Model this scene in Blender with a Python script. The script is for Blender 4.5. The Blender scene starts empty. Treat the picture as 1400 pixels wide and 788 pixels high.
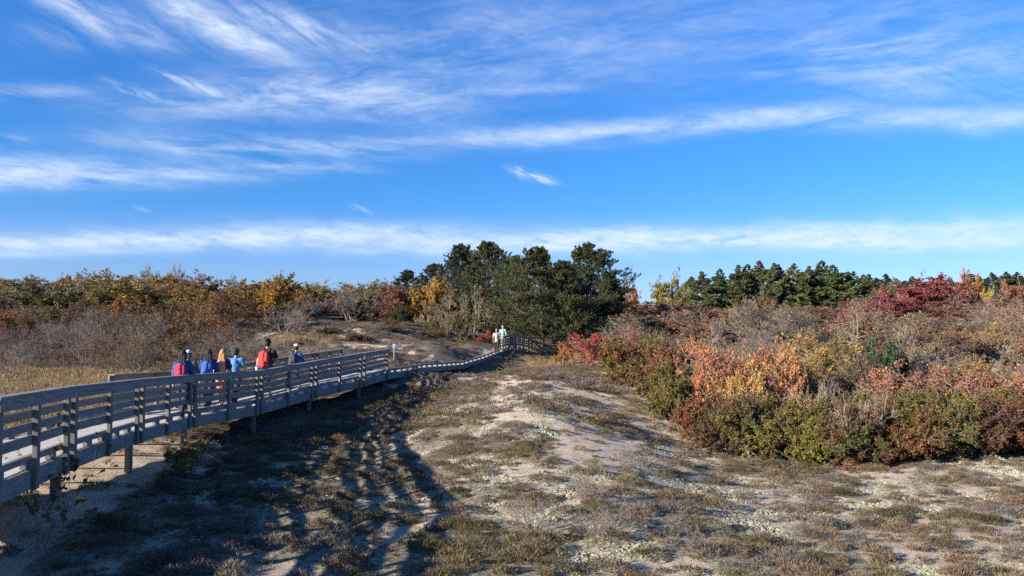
import bpy, bmesh, math, random
import numpy as np
from mathutils import Vector, Matrix
R = math.radians
rng = np.random.default_rng(7)
random.seed(7)
S = bpy.context.scene
COL = S.collection
CZ = 5.0                       # camera height in world units
PITCH = math.atan(46/1000.0)
SUN_EL, SUN_AZ = 18.0, 30.0    # azimuth: degrees behind due left

# ------------------------------------------------------------------ helpers
def at(px, py, d):
    """world point seen at photo position px,py at forward distance d"""
    x = (px-700)/1000.0; y = -(py-394)/1000.0
    c, s = math.cos(PITCH), math.sin(PITCH)
    v = np.array([x, c - y*s, s + y*c]); v = v*(d/v[1])
    return Vector((v[0], v[1], v[2]+CZ))

def tag(o, label=None, cat=None, group=None, kind=None):
    if label: o['label'] = label
    if cat: o['category'] = cat
    if group: o['group'] = group
    if kind: o['kind'] = kind
    return o
def link(name, data, parent=None):
    o = bpy.data.objects.new(name, data); COL.objects.link(o)
    if parent is not None: o.parent = parent
    return o
def empty(name, loc, rz=0):
    o = bpy.data.objects.new(name, None); COL.objects.link(o)
    o.location = loc; o.rotation_euler = (0, 0, rz); o.empty_display_size = .2
    return o

def mk_mesh(name, V, F, mats, smooth=False, tint=None, uv=None, midx=None):
    """V (n,3); F (m,k) array of equal polygons, or a list of such arrays"""
    if not isinstance(F, list): F = [F]
    me = bpy.data.meshes.new(name)
    V = np.asarray(V, np.float32)
    me.vertices.add(len(V)); me.vertices.foreach_set('co', V.ravel())
    nl = sum(f.size for f in F); npoly = sum(len(f) for f in F)
    me.loops.add(nl); me.loops.foreach_set('vertex_index', np.concatenate([f.ravel() for f in F]).astype(np.int32))
    me.polygons.add(npoly)
    tot = np.concatenate([np.full(len(f), f.shape[1], np.int32) for f in F])
    st = np.concatenate([[0], np.cumsum(tot)[:-1]]).astype(np.int32)
    me.polygons.foreach_set('loop_start', st); me.polygons.foreach_set('loop_total', tot)
    me.polygons.foreach_set('use_smooth', np.full(npoly, smooth, bool))
    if midx is not None: me.polygons.foreach_set('material_index', np.asarray(midx, np.int32))
    if tint is not None:
        a = me.color_attributes.new('tint', 'FLOAT_COLOR', 'POINT')
        t = np.ones((len(V), 4), np.float32); t[:, :tint.shape[1]] = tint
        a.data.foreach_set('color', t.ravel())
    if uv is not None:
        l = me.uv_layers.new(name='UVMap'); l.data.foreach_set('uv', np.asarray(uv, np.float32).ravel())
    for m in (mats if isinstance(mats, (list, tuple)) else [mats]): me.materials.append(m)
    me.update(calc_edges=True); me.validate()
    return me

def nrm(a): return a/np.maximum(np.linalg.norm(a, axis=-1, keepdims=True), 1e-9)
def basis(d):
    ref = np.where(np.abs(d[..., 2:3]) > .9, np.array([1., 0, 0]), np.array([0, 0, 1.]))
    a = nrm(np.cross(d, ref)); b = np.cross(d, a); return a, b
def tubes(P0, P1, R0, R1, n=3):
    D = nrm(P1-P0); a, b = basis(D); k = len(P0)
    ang = np.arange(n)*2*np.pi/n
    ca, sa = np.cos(ang)[None, :, None], np.sin(ang)[None, :, None]
    ring = a[:, None]*ca + b[:, None]*sa
    V = np.concatenate([P0[:, None]+ring*R0[:, None, None], P1[:, None]+ring*R1[:, None, None]], 1)
    i = np.arange(n); j = (i+1) % n
    f = np.stack([i, j, j+n, i+n], 1)
    F = (np.arange(k)*2*n)[:, None, None]+f[None]
    return V.reshape(-1, 3), F.reshape(-1, 4)

# value noise -------------------------------------------------------
_perm = np.random.default_rng(3).permutation(512)
_val = np.random.default_rng(4).random(512)
def vnoise(x, y, seed=0):
    xi = np.floor(x).astype(int); yi = np.floor(y).astype(int)
    fx = x-xi; fy = y-yi; fx = fx*fx*(3-2*fx); fy = fy*fy*(3-2*fy)
    def h(a, b): return _val[_perm[(_perm[(a+seed*37) & 511]+b) & 511]]
    return (h(xi, yi)*(1-fx)+h(xi+1, yi)*fx)*(1-fy)+(h(xi, yi+1)*(1-fx)+h(xi+1, yi+1)*fx)*fy
def fbm(x, y, sc, oct=4, seed=0, g=.5):
    s = 0; a = 1; t = 0
    for o in range(oct):
        s = s+a*vnoise(x/sc*2**o+o*17.3, y/sc*2**o+o*9.1, seed+o); t += a; a *= g
    return s/t
def sstep(a, b, x):
    t = np.clip((x-a)/(b-a), 0, 1); return t*t*(3-2*t)

# ------------------------------------------------------------------ materials
def new_mat(name):
    m = bpy.data.materials.new(name); m.use_nodes = True
    nt = m.node_tree; nt.nodes.clear()
    return m, nt
def N(nt, typ, **kw):
    n = nt.nodes.new(typ)
    for k, v in kw.items():
        if k.startswith('i_'): n.inputs[k[2:].replace('_', ' ')].default_value = v
        else: setattr(n, k, v)
    return n
def mathn(nt, op, a, b=None, c=None, clamp=False):
    n = nt.nodes.new('ShaderNodeMath'); n.operation = op; n.use_clamp = clamp
    for i, v in enumerate((a, b, c)):
        if v is None: continue
        if isinstance(v, (int, float)): n.inputs[i].default_value = v
        else: nt.links.new(v, n.inputs[i])
    return n.outputs[0]
def mixc(nt, fac, a, b, mode='MIX'):
    n = nt.nodes.new('ShaderNodeMix'); n.data_type = 'RGBA'; n.blend_type = mode
    for sock, v in ((n.inputs[0], fac), (n.inputs[6], a), (n.inputs[7], b)):
        if isinstance(v, (int, float)): sock.default_value = v
        elif isinstance(v, tuple): sock.default_value = (*v[:3], 1)
        else: nt.links.new(v, sock)
    return n.outputs[2]
def ramp(nt, fac, lo, hi):
    n = nt.nodes.new('ShaderNodeMapRange'); n.interpolation_type = 'SMOOTHSTEP'
    n.inputs[1].default_value = lo; n.inputs[2].default_value = hi
    nt.links.new(fac, n.inputs[0]); return n.outputs[0]
def noise(nt, vec, scale, detail=4, rough=.55, dist=0.0):
    n = nt.nodes.new('ShaderNodeTexNoise'); n.inputs['Scale'].default_value = scale
    n.inputs['Detail'].default_value = detail; n.inputs['Roughness'].default_value = rough
    n.inputs['Distortion'].default_value = dist
    if vec is not None: nt.links.new(vec, n.inputs['Vector'])
    return n.outputs[0]
def output(nt, sh):
    o = nt.nodes.new('ShaderNodeOutputMaterial'); nt.links.new(sh, o.inputs[0])

def leaf_mat(name, translucent=.22, rough=.55):
    """colour comes from the object's own colour times the leaf's own tint"""
    m, nt = new_mat(name)
    oi = N(nt, 'ShaderNodeObjectInfo'); at_ = N(nt, 'ShaderNodeAttribute', attribute_name='tint')
    c = mixc(nt, 1.0, oi.outputs['Color'], at_.outputs['Color'], 'MULTIPLY')
    p = N(nt, 'ShaderNodeBsdfPrincipled'); p.inputs['Roughness'].default_value = rough
    p.inputs['Specular IOR Level'].default_value = .25
    nt.links.new(c, p.inputs['Base Color'])
    t = N(nt, 'ShaderNodeBsdfTranslucent'); nt.links.new(c, t.inputs[0])
    mx = N(nt, 'ShaderNodeMixShader'); mx.inputs[0].default_value = translucent
    nt.links.new(p.outputs[0], mx.inputs[1]); nt.links.new(t.outputs[0], mx.inputs[2])
    output(nt, mx.outputs[0]); return m
def bark_mat(name):
    m, nt = new_mat(name)
    oi = N(nt, 'ShaderNodeObjectInfo'); tc = N(nt, 'ShaderNodeTexCoord')
    n = noise(nt, tc.outputs['Object'], 9, 4)
    k = mathn(nt, 'MULTIPLY_ADD', n, 1.1, .45)
    cc = N(nt, 'ShaderNodeCombineColor')
    for i in range(3): nt.links.new(k, cc.inputs[i])
    c = mixc(nt, 1.0, oi.outputs['Color'], cc.outputs[0], 'MULTIPLY')
    p = N(nt, 'ShaderNodeBsdfPrincipled'); p.inputs['Roughness'].default_value = .85
    nt.links.new(c, p.inputs['Base Color']); output(nt, p.outputs[0]); return m
LEAF = leaf_mat('leaf'); NEEDLE = leaf_mat('needle', .08, .5); BARK = bark_mat('bark')
BLADE = leaf_mat('heath_blade', .15, .7)

def plain_mat(name, col, rough=.7, var=.25, sc=25, bump=0.0):
    m, nt = new_mat(name)
    tc = N(nt, 'ShaderNodeTexCoord'); n = noise(nt, tc.outputs['Object'], sc, 4)
    f = ramp(nt, n, .3, .7)
    c = mixc(nt, f, tuple(x*(1-var) for x in col), tuple(min(1, x*(1+var)) for x in col))
    p = N(nt, 'ShaderNodeBsdfPrincipled'); p.inputs['Roughness'].default_value = rough
    nt.links.new(c, p.inputs['Base Color'])
    if bump:
        b = N(nt, 'ShaderNodeBump'); b.inputs['Strength'].default_value = bump; b.inputs['Distance'].default_value = .01
        nt.links.new(n, b.inputs['Height']); nt.links.new(b.outputs[0], p.inputs['Normal'])
    output(nt, p.outputs[0]); return m

def wood_mat(name, lo, hi, dirt=(.09, .085, .08)):
    """weathered grey timber; UV: u along the board in metres, v across"""
    m, nt = new_mat(name)
    uv = N(nt, 'ShaderNodeUVMap'); mp = N(nt, 'ShaderNodeMapping'); mp.inputs['Scale'].default_value = (1.1, 16, 1)
    nt.links.new(uv.outputs[0], mp.inputs[0])
    g = noise(nt, mp.outputs[0], 2.2, 6, .62, 1.6)
    mp2 = N(nt, 'ShaderNodeMapping'); mp2.inputs['Scale'].default_value = (1, 3, 1); nt.links.new(uv.outputs[0], mp2.inputs[0])
    w = N(nt, 'ShaderNodeTexWave', wave_type='BANDS', bands_direction='Y'); nt.links.new(mp2.outputs[0], w.inputs[0])
    w.inputs['Scale'].default_value = 6; w.inputs['Distortion'].default_value = 7; w.inputs['Detail'].default_value = 2
    w.inputs['Detail Scale'].default_value = .6
    b = noise(nt, mp2.outputs[0], .9, 4)
    f = mathn(nt, 'ADD', mathn(nt, 'MULTIPLY', ramp(nt, g, .3, .7), .6), mathn(nt, 'MULTIPLY', w.outputs[1], .4))
    c = mixc(nt, f, lo, hi)
    c = mixc(nt, mathn(nt, 'MULTIPLY', ramp(nt, b, .55, .8), .55), c, dirt)
    vor = N(nt, 'ShaderNodeTexVoronoi'); nt.links.new(mp2.outputs[0], vor.inputs['Vector']); vor.inputs['Scale'].default_value = 2.2
    kn = ramp(nt, vor.outputs['Distance'], .10, .05)
    c = mixc(nt, mathn(nt, 'MULTIPLY', kn, .7), c, dirt)
    p = N(nt, 'ShaderNodeBsdfPrincipled'); p.inputs['Roughness'].default_value = .8
    nt.links.new(c, p.inputs['Base Color'])
    bp = N(nt, 'ShaderNodeBump'); bp.inputs['Strength'].default_value = .35; bp.inputs['Distance'].default_value = .004
    nt.links.new(f, bp.inputs['Height']); nt.links.new(bp.outputs[0], p.inputs['Normal'])
    output(nt, p.outputs[0]); return m
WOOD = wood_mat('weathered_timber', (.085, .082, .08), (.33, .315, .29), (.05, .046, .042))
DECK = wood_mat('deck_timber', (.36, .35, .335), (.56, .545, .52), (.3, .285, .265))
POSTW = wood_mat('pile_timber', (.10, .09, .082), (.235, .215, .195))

# ------------------------------------------------------------------ boards
class Boards:
    def __init__(s): s.V = []; s.F = []; s.UV = []
    def hexa(s, c8, L, W):
        """c8: 8 corners, 0-3 start ring, 4-7 end ring"""
        b = len(s.V); s.V += [tuple(c) for c in c8]
        o = random.uniform(0, 50); q = random.uniform(0, 50)
        for f, u in (((0, 1, 5, 4), 1), ((1, 2, 6, 5), 1), ((2, 3, 7, 6), 1), ((3, 0, 4, 7), 1), ((3, 2, 1, 0), 0), ((4, 5, 6, 7), 0)):
            s.F.append([b+i for i in f])
            if u: s.UV += [(o, q), (o, q+W), (o+L, q+W), (o+L, q)]
            else: s.UV += [(o, q), (o+.1, q), (o+.1, q+.1), (o, q+.1)]
            q += W*1.3
    def board(s, a, b, w, h, up=(0, 0, 1), shear=True):
        """box from a to b (centre line), width w sideways, height h; ends vertical when shear"""
        a = Vector(a); b = Vector(b); d = b-a; L = d.length
        side = Vector((d.y, -d.x, 0))
        side = side.normalized() if side.length > 1e-6 else Vector((1, 0, 0))
        u = Vector((0, 0, 1)) if shear else side.cross(d).normalized()
        c = [side*w/2*i+u*h/2*j for i, j in ((-1, -1), (1, -1), (1, 1), (-1, 1))]
        s.hexa([a+x for x in c]+[b+x for x in c], L, h)
    def post(s, p, z0, z1, w, t, ang):
        """upright post at plan p, w along direction ang, t across"""
        d = Vector((math.cos(ang), math.sin(ang), 0)); n = Vector((-d.y, d.x, 0))
        c = [d*w/2*i+n*t/2*j for i, j in ((-1, -1), (1, -1), (1, 1), (-1, 1))]
        a = Vector((p[0], p[1], z0)); b = Vector((p[0], p[1], z1))
        s.hexa([a+x for x in c]+[b+x for x in c], z1-z0, w)
    def build(s, name, mat, parent=None, bevel=.004):
        me = mk_mesh(name, np.array(s.V), np.array(s.F), mat, uv=np.array(s.UV))
        o = link(name, me, parent)
        if bevel:
            m = o.modifiers.new('b', 'BEVEL'); m.width = bevel; m.segments = 1
        return o

# ------------------------------------------------------------------ boardwalk plan (right edge, rail top height)
def railpt(px, py, hgt): return at(px, py, 1250.0/hgt)
RP = [railpt(12, 541, 147), railpt(90, 528, 115), railpt(186, 518.3, 87), railpt(269, 512, 72),
      railpt(352, 506.5, 60), railpt(427, 493.5, 51.3), railpt(494, 482.5, 46), railpt(529, 477, 42)]
RP[3].x = -7.62
RP[0] = Vector((-5.9, 8.25, RP[0].z))
near = [Vector((1.6, .75, 4.62)), Vector((-1.2, .72, 4.50)), Vector((-3.7, .95, 4.42)), Vector((-5.6, 2.7, 4.33)), Vector((-6.15, 5.5, 4.24))]
RIGHT = near + RP                         # joints of the railing
END = RIGHT[-1]
KERB = [Vector((END.x, END.y, END.z-.83)), at(580, 497.5, 35.5), at(632, 494.4, 41.5), at(660, 486.5, 45.5), at(686, 478.0, 49.5)]
FAR = [Vector((KERB[-1].x, KERB[-1].y, KERB[-1].z+.83)), at(693, 457.5, 50.6), at(706, 458.2, 51.4), at(719, 461, 52.5), at(729, 467, 54.5), at(738, 476, 57.5)]
FAR[0] = Vector((at(685, 460.5, 49.6)))
KERB[-1] = Vector((FAR[0].x, FAR[0].y, FAR[0].z-.83))
WIDTH = 1.8
def offset_left(pts, w):
    out = []
    for i, p in enumerate(pts):
        a = pts[max(i-1, 0)]; b = pts[min(i+1, len(pts)-1)]
        d1 = (p-a); d2 = (b-p); d1.z = d2.z = 0
        if d1.length < 1e-6: d1 = d2
        if d2.length < 1e-6: d2 = d1
        d1 = d1.normalized(); d2 = d2.normalized(); t = (d1+d2).normalized()
        n = Vector((-t.y, t.x, 0)); k = 1/max(.5, n.dot(Vector((-d1.y, d1.x, 0))))
        out.append(p+n*w*k)
    return out
# continuous deck right edge, z = deck surface
DK = [Vector((p.x, p.y, p.z-1.0)) for p in RIGHT]+[Vector((p.x, p.y, p.z-.17)) for p in KERB[1:]]+[Vector((p.x, p.y, p.z-1.0)) for p in FAR[1:]]
DL = offset_left(DK, WIDTH)
def deck_z(x, y):
    best = None
    for i in range(len(DK)-1):
        for tt in np.linspace(0, 1, 9):
            c = (DK[i].lerp(DK[i+1], tt)+DL[i].lerp(DL[i+1], tt))/2
            dd = (c.x-x)**2+(c.y-y)**2
            if best is None or dd < best[0]: best = (dd, c.z)
    return best[1]

# ------------------------------------------------------------------ terrain
CP = []
def g(px, py, d): p = at(px, py, d); CP.append((p.x, p.y, p.z-CZ))
def gz(x, y, z): CP.append((x, y, z))
for px in (0, 250, 640, 1000, 1400): g(px, 788, 8.3)
gz(-9, 3, -2.6); gz(0, 2, -2.5); gz(8, 2, -2.8); gz(0, -10, -2.2); gz(-20, -5, -2.0); gz(20, -5, -3); gz(-14, 10, -2.5)
# under the boardwalk
g(64, 709, 9.8); g(162, 661, 12.9); gz(-7.3, 15.5, -3.0); gz(-7.6, 20.5, -3.15); gz(-7.0, 24.2, -2.95); gz(-6, 27.2, -2.9); gz(-5.1, 31.5, -2.5)
gz(-8.5, 11, -2.6); gz(-9.5, 16, -2.8); gz(-10, 21, -2.85); gz(-9, 26, -2.7)
gz(-5.0, 10, -2.85); gz(-4.0, 13, -3.1); gz(-4.4, 18, -3.2); gz(-3.9, 23, -3.05); gz(-3.2, 27, -2.75)
gz(-3.2, 30, -2.35); gz(-2.4, 33, -2.55); gz(-1.5, 38, -2.8); gz(-4.4, 36, -2.95); gz(-3.2, 41.5, -3.1); gz(-1, 46, -2.8); gz(0.5, 50, -2.5)
gz(-.5, 13, -2.85); gz(-.6, 18, -2.75); gz(-.5, 24, -2.5); gz(1.5, 28, -2.4); gz(3.5, 40, -2.55)
g(760, 493, 50); g(850, 512, 38); g(930, 588, 21.3); g(1000, 622, 17.8); g(1100, 634, 16.6); g(1200, 642, 16.0); g(1400, 634, 16.5)
g(900, 640, 15.2); g(1100, 690, 12.2); g(1300, 690, 12.2); g(760, 620, 16.5); g(820, 560, 23.5)
gz(12, 25, -3.0); gz(25, 25, -3.0); gz(10, 35, -2.7); gz(25, 38, -2.3); gz(8, 50, -2.0); gz(30, 55, -1.2)
gz(15, 75, -1.0); gz(28, 75, -1.0); gz(50, 75, -.3); gz(20, 100, .2); gz(35, 100, .2); gz(70, 100, 1.2); gz(30, 135, 1.6); gz(100, 135, 2.4); gz(60, 40, -1.8)
# left meadow, left hill, dune
g(20, 540, 27); g(120, 515, 33); g(60, 497, 41); g(230, 500, 38); g(330, 490, 42); gz(-24, 30, -2.6); gz(-20, 20, -2.7); gz(-30, 40, -2.2)
gz(-25, 55, -1.1); gz(-45, 55, -1.1); gz(-30, 75, .9); gz(-60, 80, 1.4); gz(-35, 100, 1.8); gz(-15, 80, .4); gz(-80, 120, 1.6); gz(-20, 130, 1.5); gz(-50, 30, -2.2)
g(400, 470, 44); g(440, 446, 53); g(500, 441, 60); g(560, 443, 62); g(620, 460, 56); g(655, 474, 50); g(600, 491, 43); g(540, 495, 35); g(480, 470, 45)
gz(0, 62, -1.9); gz(10, 62, -1.6); gz(-2, 75, -.6); gz(5, 95, .8)
CP = np.array(CP)
def tps_fit(P, lam=.3):
    n = len(P); d = np.hypot(P[:, None, 0]-P[None, :, 0], P[:, None, 1]-P[None, :, 1])
    K = np.where(d > 0, d*d*np.log(d+1e-9), 0)+lam*np.eye(n)
    Q = np.c_[np.ones(n), P[:, :2]]
    A = np.block([[K, Q], [Q.T, np.zeros((3, 3))]])
    return np.linalg.solve(A, np.r_[P[:, 2], 0, 0, 0])
TW = tps_fit(CP)
def base_h(x, y):
    x = np.asarray(x, float); y = np.asarray(y, float)
    cx = np.clip(x, -75, 95); cy = np.clip(y, -10, 132)
    out = np.zeros(cx.shape)
    for (px, py, _), w in zip(CP, TW):
        d = np.hypot(cx-px, cy-py); out += w*d*d*np.log(d+1e-9)
    out += TW[-3]+TW[-2]*cx+TW[-1]*cy
    far = sstep(110, 260, np.hypot(x, y))
    return out*(1-far)+1.8*far
def ter(x, y):
    x = np.asarray(x, float); y = np.asarray(y, float)
    near_ = 1-sstep(60, 120, np.hypot(x, y))
    h = base_h(x, y)
    h = h+((fbm(x, y, 5, 3, 11)-.5)*.34+(fbm(x, y, 1.3, 3, 21)-.5)*(.09+.10*sstep(24, 34, y)))*near_+(fbm(x, y, 4.5, 4, 27)-.5)*.9*sstep(40, 46, y)*sstep(-1.5, -4, x)*(1-sstep(62, 80, y))
    h = h+.34*np.exp(-(((x-.9-.02*(y-20))/2.0)**2+((y-21)/8.5)**2))-.16*np.exp(-(((x-5.5)/2.2)**2+((y-17)/4)**2))
    return h+CZ
def tz(x, y): return float(ter(np.array([x]), np.array([y]))[0])

# cover masks (shared by the ground material and by the plants scattered on it)
def dist_poly(x, y, pts):
    best = np.full(x.shape, 1e9)
    for a, b in zip(pts[:-1], pts[1:]):
        dx, dy = b[0]-a[0], b[1]-a[1]; L = dx*dx+dy*dy
        t = np.clip(((x-a[0])*dx+(y-a[1])*dy)/L, 0, 1)
        best = np.minimum(best, np.hypot(x-a[0]-t*dx, y-a[1]-t*dy))
    return best
EDGE = [(at(x, y, d).x, d) for x, y, d in ((760, 493, 52), (850, 512, 38), (930, 588, 21.3), (1000, 622, 17.8), (1100, 634, 16.6), (1200, 642, 16.0), (1400, 634, 16.5))]
EDGE = EDGE+[(22, 16.5), (60, 17)]
ex = np.array([e[0] for e in EDGE]); ey = np.array([e[1] for e in EDGE])
def in_thicket_right(x, y):       # beyond the thicket's front edge
    return y > np.interp(x, ex, ey)
def masks(x, y):
    n1 = fbm(x, y*.7, 2.0, 4, 31); n2 = fbm(x, y*.7, .75, 3, 41); n3 = fbm(x, y, 7, 3, 51)
    heath = sstep(.42, .52, n1*.4+n2*.6+(n3-.5)*.3+.02*sstep(10, 30, y))
    # open sand: around the dune's crest, the bank beside the thicket and under the walk
    dk = dist_poly(x, y, [((a.x+b.x)/2-.4, (a.y+b.y)/2) for a, b in zip(DK[3:12], DL[3:12])])
    under = 1-sstep(1.6, 3.0, dk+(n2-.5)*2)
    under = under*(1-sstep(17.2, 20, y))
    bank = 1-sstep(.15, .8, np.abs(dist_poly(x, y, EDGE[1:4])-.7)+(n2-.5)*1.2)
    crest = np.exp(-(((x-.4)/2.4)**2+((y-20.5)/8)**2))
    crest2 = np.exp(-(((x+1.6)/2.0)**2+((y-31)/3.5)**2))
    sandn = sstep(.59, .64, fbm(x, y*.55, 1.5, 4, 61)*.7+n2*.3+.0*crest+.03*crest2+.06*np.exp(-(((x+12)/4.5)**2+((y-53)/7)**2))-.08*np.exp(-(((x+4.5)/2.5)**2+((y-46)/5)**2)))
    sand = np.clip(np.maximum.reduce([under, bank*.9, sandn*np.clip(crest*.8+crest2*1.4+.75, 0, 1)]), 0, 1)
    shade = sstep(-2.0, -4.5, x)*(1-sstep(27, 31, y))  # thins pale sand in the boardwalk's shadow zone so the shade looks darker
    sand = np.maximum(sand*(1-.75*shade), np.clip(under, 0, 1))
    heath = heath*(1-sand)
    lich = sstep(.43, .52, fbm(x, y, 2.0, 4, 71)+.15*(1-sstep(11, 17, y))+.1*np.exp(-(((x+3)/2)**2+((y-14)/4)**2)))*(1-sand)*(1-sstep(18, 28, y))*sstep(-7, -5, x)
    meadow = sstep(-9.5, -11.5, x)*(1-sstep(43, 50, y+n3*6-3))*sstep(10, 14, y)
    golden = np.exp(-(((x-4.2)/3.2)**2+((y-47)/4)**2))
    meadow = np.clip(np.maximum(meadow, golden*1.3), 0, 1)
    return heath*(1-meadow), lich*(1-meadow), sand, meadow

def axis(lo, hi, step, far, g_):
    a = list(np.arange(lo, hi, step)); s = step; v = a[-1]
    while v < far: s *= g_; v += s; a.append(v)
    s = step; v = lo; b = []
    while v > -far: s *= g_; v -= s; b.append(v)
    return np.array(b[::-1]+a)
gx = axis(-11, 17, .09, 3000, 1.035); gy = axis(7, 33, .10, 3000, 1.03)
X, Y = np.meshgrid(gx, gy); Z = ter(X, Y)
mh, ml, msd, mm = masks(X, Y)
Z = Z+(fbm(X, Y, .3, 2, 81)-.5)*.06*(1-msd*.6)*(1-sstep(30, 50, Y))+mh*.03
nx, ny = len(gx), len(gy)
ii = (np.arange(ny-1)[:, None]*nx+np.arange(nx-1)[None]).ravel()
F = np.stack([ii, ii+1, ii+nx+1, ii+nx], 1)
def ground_mat():
    m, nt = new_mat('dune_ground')
    tc = N(nt, 'ShaderNodeTexCoord'); a = N(nt, 'ShaderNodeAttribute', attribute_name='tint')
    sp = N(nt, 'ShaderNodeSeparateColor'); nt.links.new(a.outputs['Color'], sp.inputs[0])
    P = tc.outputs['Object']
    n_f = noise(nt, P, 14, 5, .7); n_m = noise(nt, P, 3.2, 5, .6); n_ff = noise(nt, P, 55, 3, .7)
    sand = mixc(nt, ramp(nt, n_m, .3, .7), (.52, .43, .33), (.70, .61, .495))
    sand = mixc(nt, mathn(nt, 'MULTIPLY', ramp(nt, n_ff, .5, .75), .5), sand, (.27, .205, .155))
    litter = mixc(nt, ramp(nt, n_f, .35, .65), (.13, .10, .085), (.36, .305, .26))
    litter = mixc(nt, mathn(nt, 'MULTIPLY', ramp(nt, n_m, .52, .68), .6), litter, (.36, .31, .265))
    lich = mixc(nt, ramp(nt, n_f, .4, .62), (.24, .21, .155), (.70, .67, .52))
    mead = mixc(nt, ramp(nt, n_f, .3, .7), (.13, .10, .045), (.33, .26, .13))
    soil_shadow = mixc(nt, ramp(nt, n_f, .3, .7), (.035, .028, .02), (.10, .08, .06))
    sandf = mathn(nt, 'ADD', sp.outputs[2], mathn(nt, 'MULTIPLY', mathn(nt, 'SUBTRACT', n_f, .5), .9))
    c = mixc(nt, ramp(nt, mathn(nt, 'ADD', sp.outputs[1], mathn(nt, 'MULTIPLY', mathn(nt, 'SUBTRACT', n_f, .5), .8)), .35, .6), litter, lich)
    c = mixc(nt, ramp(nt, sandf, .35, .55), c, sand)
    al = a.outputs['Alpha']
    c = mixc(nt, mathn(nt, 'MULTIPLY', sp.outputs[0], .5, clamp=True), c, soil_shadow)  # dark soil colour, also laid in to deepen the boardwalk's shadow
    c = mixc(nt, al, c, mead)
    p = N(nt, 'ShaderNodeBsdfPrincipled'); p.inputs['Roughness'].default_value = .95
    p.inputs['Specular IOR Level'].default_value = .1
    nt.links.new(c, p.inputs['Base Color'])
    h = mathn(nt, 'ADD', mathn(nt, 'MULTIPLY', n_f, 1.0), mathn(nt, 'MULTIPLY', n_ff, .5))
    b = N(nt, 'ShaderNodeBump'); b.inputs['Strength'].default_value = 1.0; b.inputs['Distance'].default_value = .06
    nt.links.new(h, b.inputs['Height']); nt.links.new(b.outputs[0], p.inputs['Normal'])
    output(nt, p.outputs[0]); return m
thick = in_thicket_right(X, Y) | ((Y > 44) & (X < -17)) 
shadow_tone = sstep(-1.5, -4.5, X)*(1-sstep(27, 31, Y))*(1-msd)*sstep(.38, .5, fbm(X, Y, 1.1, 3, 33))  # boardwalk's shadow zone painted darker into the ground colour, in noisy patches
soil_shadow_m = np.where(thick, 1.5, np.maximum(mh, 1.7*shadow_tone))  # soil under the plants plus the painted shadow darkening
tint = np.stack([soil_shadow_m.ravel(), ml.ravel(), msd.ravel(), mm.ravel()], 1)
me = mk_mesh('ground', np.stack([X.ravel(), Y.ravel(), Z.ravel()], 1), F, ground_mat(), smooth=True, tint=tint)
tag(link('ground', me), 'sandy dune ground with lichen, litter and open sand', kind='structure')
def surf(x, y):               # height of the finished ground sheet (without the finest roughness)
    h, l, s, m_ = masks(x, y)
    return ter(x, y)+h*.03

# ------------------------------------------------------------------ ground cover (stuff)
def scatter(n, xr, yr, bias=0.0):
    """random points, denser near the viewer side"""
    y = yr[0]+(yr[1]-yr[0])*rng.random(n)**(1+bias)
    half0 = .74*y+1.5
    x = np.maximum(xr[0], -half0)+rng.random(n)*(np.minimum(xr[1], half0)-np.maximum(xr[0], -half0))
    return x, y
def blades(C, D, L, W):
    """thin triangles from base C along D"""
    a = nrm(np.cross(D, rng.normal(size=D.shape)))
    k = len(C); V = np.empty((k, 3, 3)); V[:, 0] = C-a*W[:, None]; V[:, 1] = C+a*W[:, None]; V[:, 2] = C+D*L[:, None]
    return V.reshape(-1, 3), np.arange(k*3).reshape(k, 3)

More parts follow.
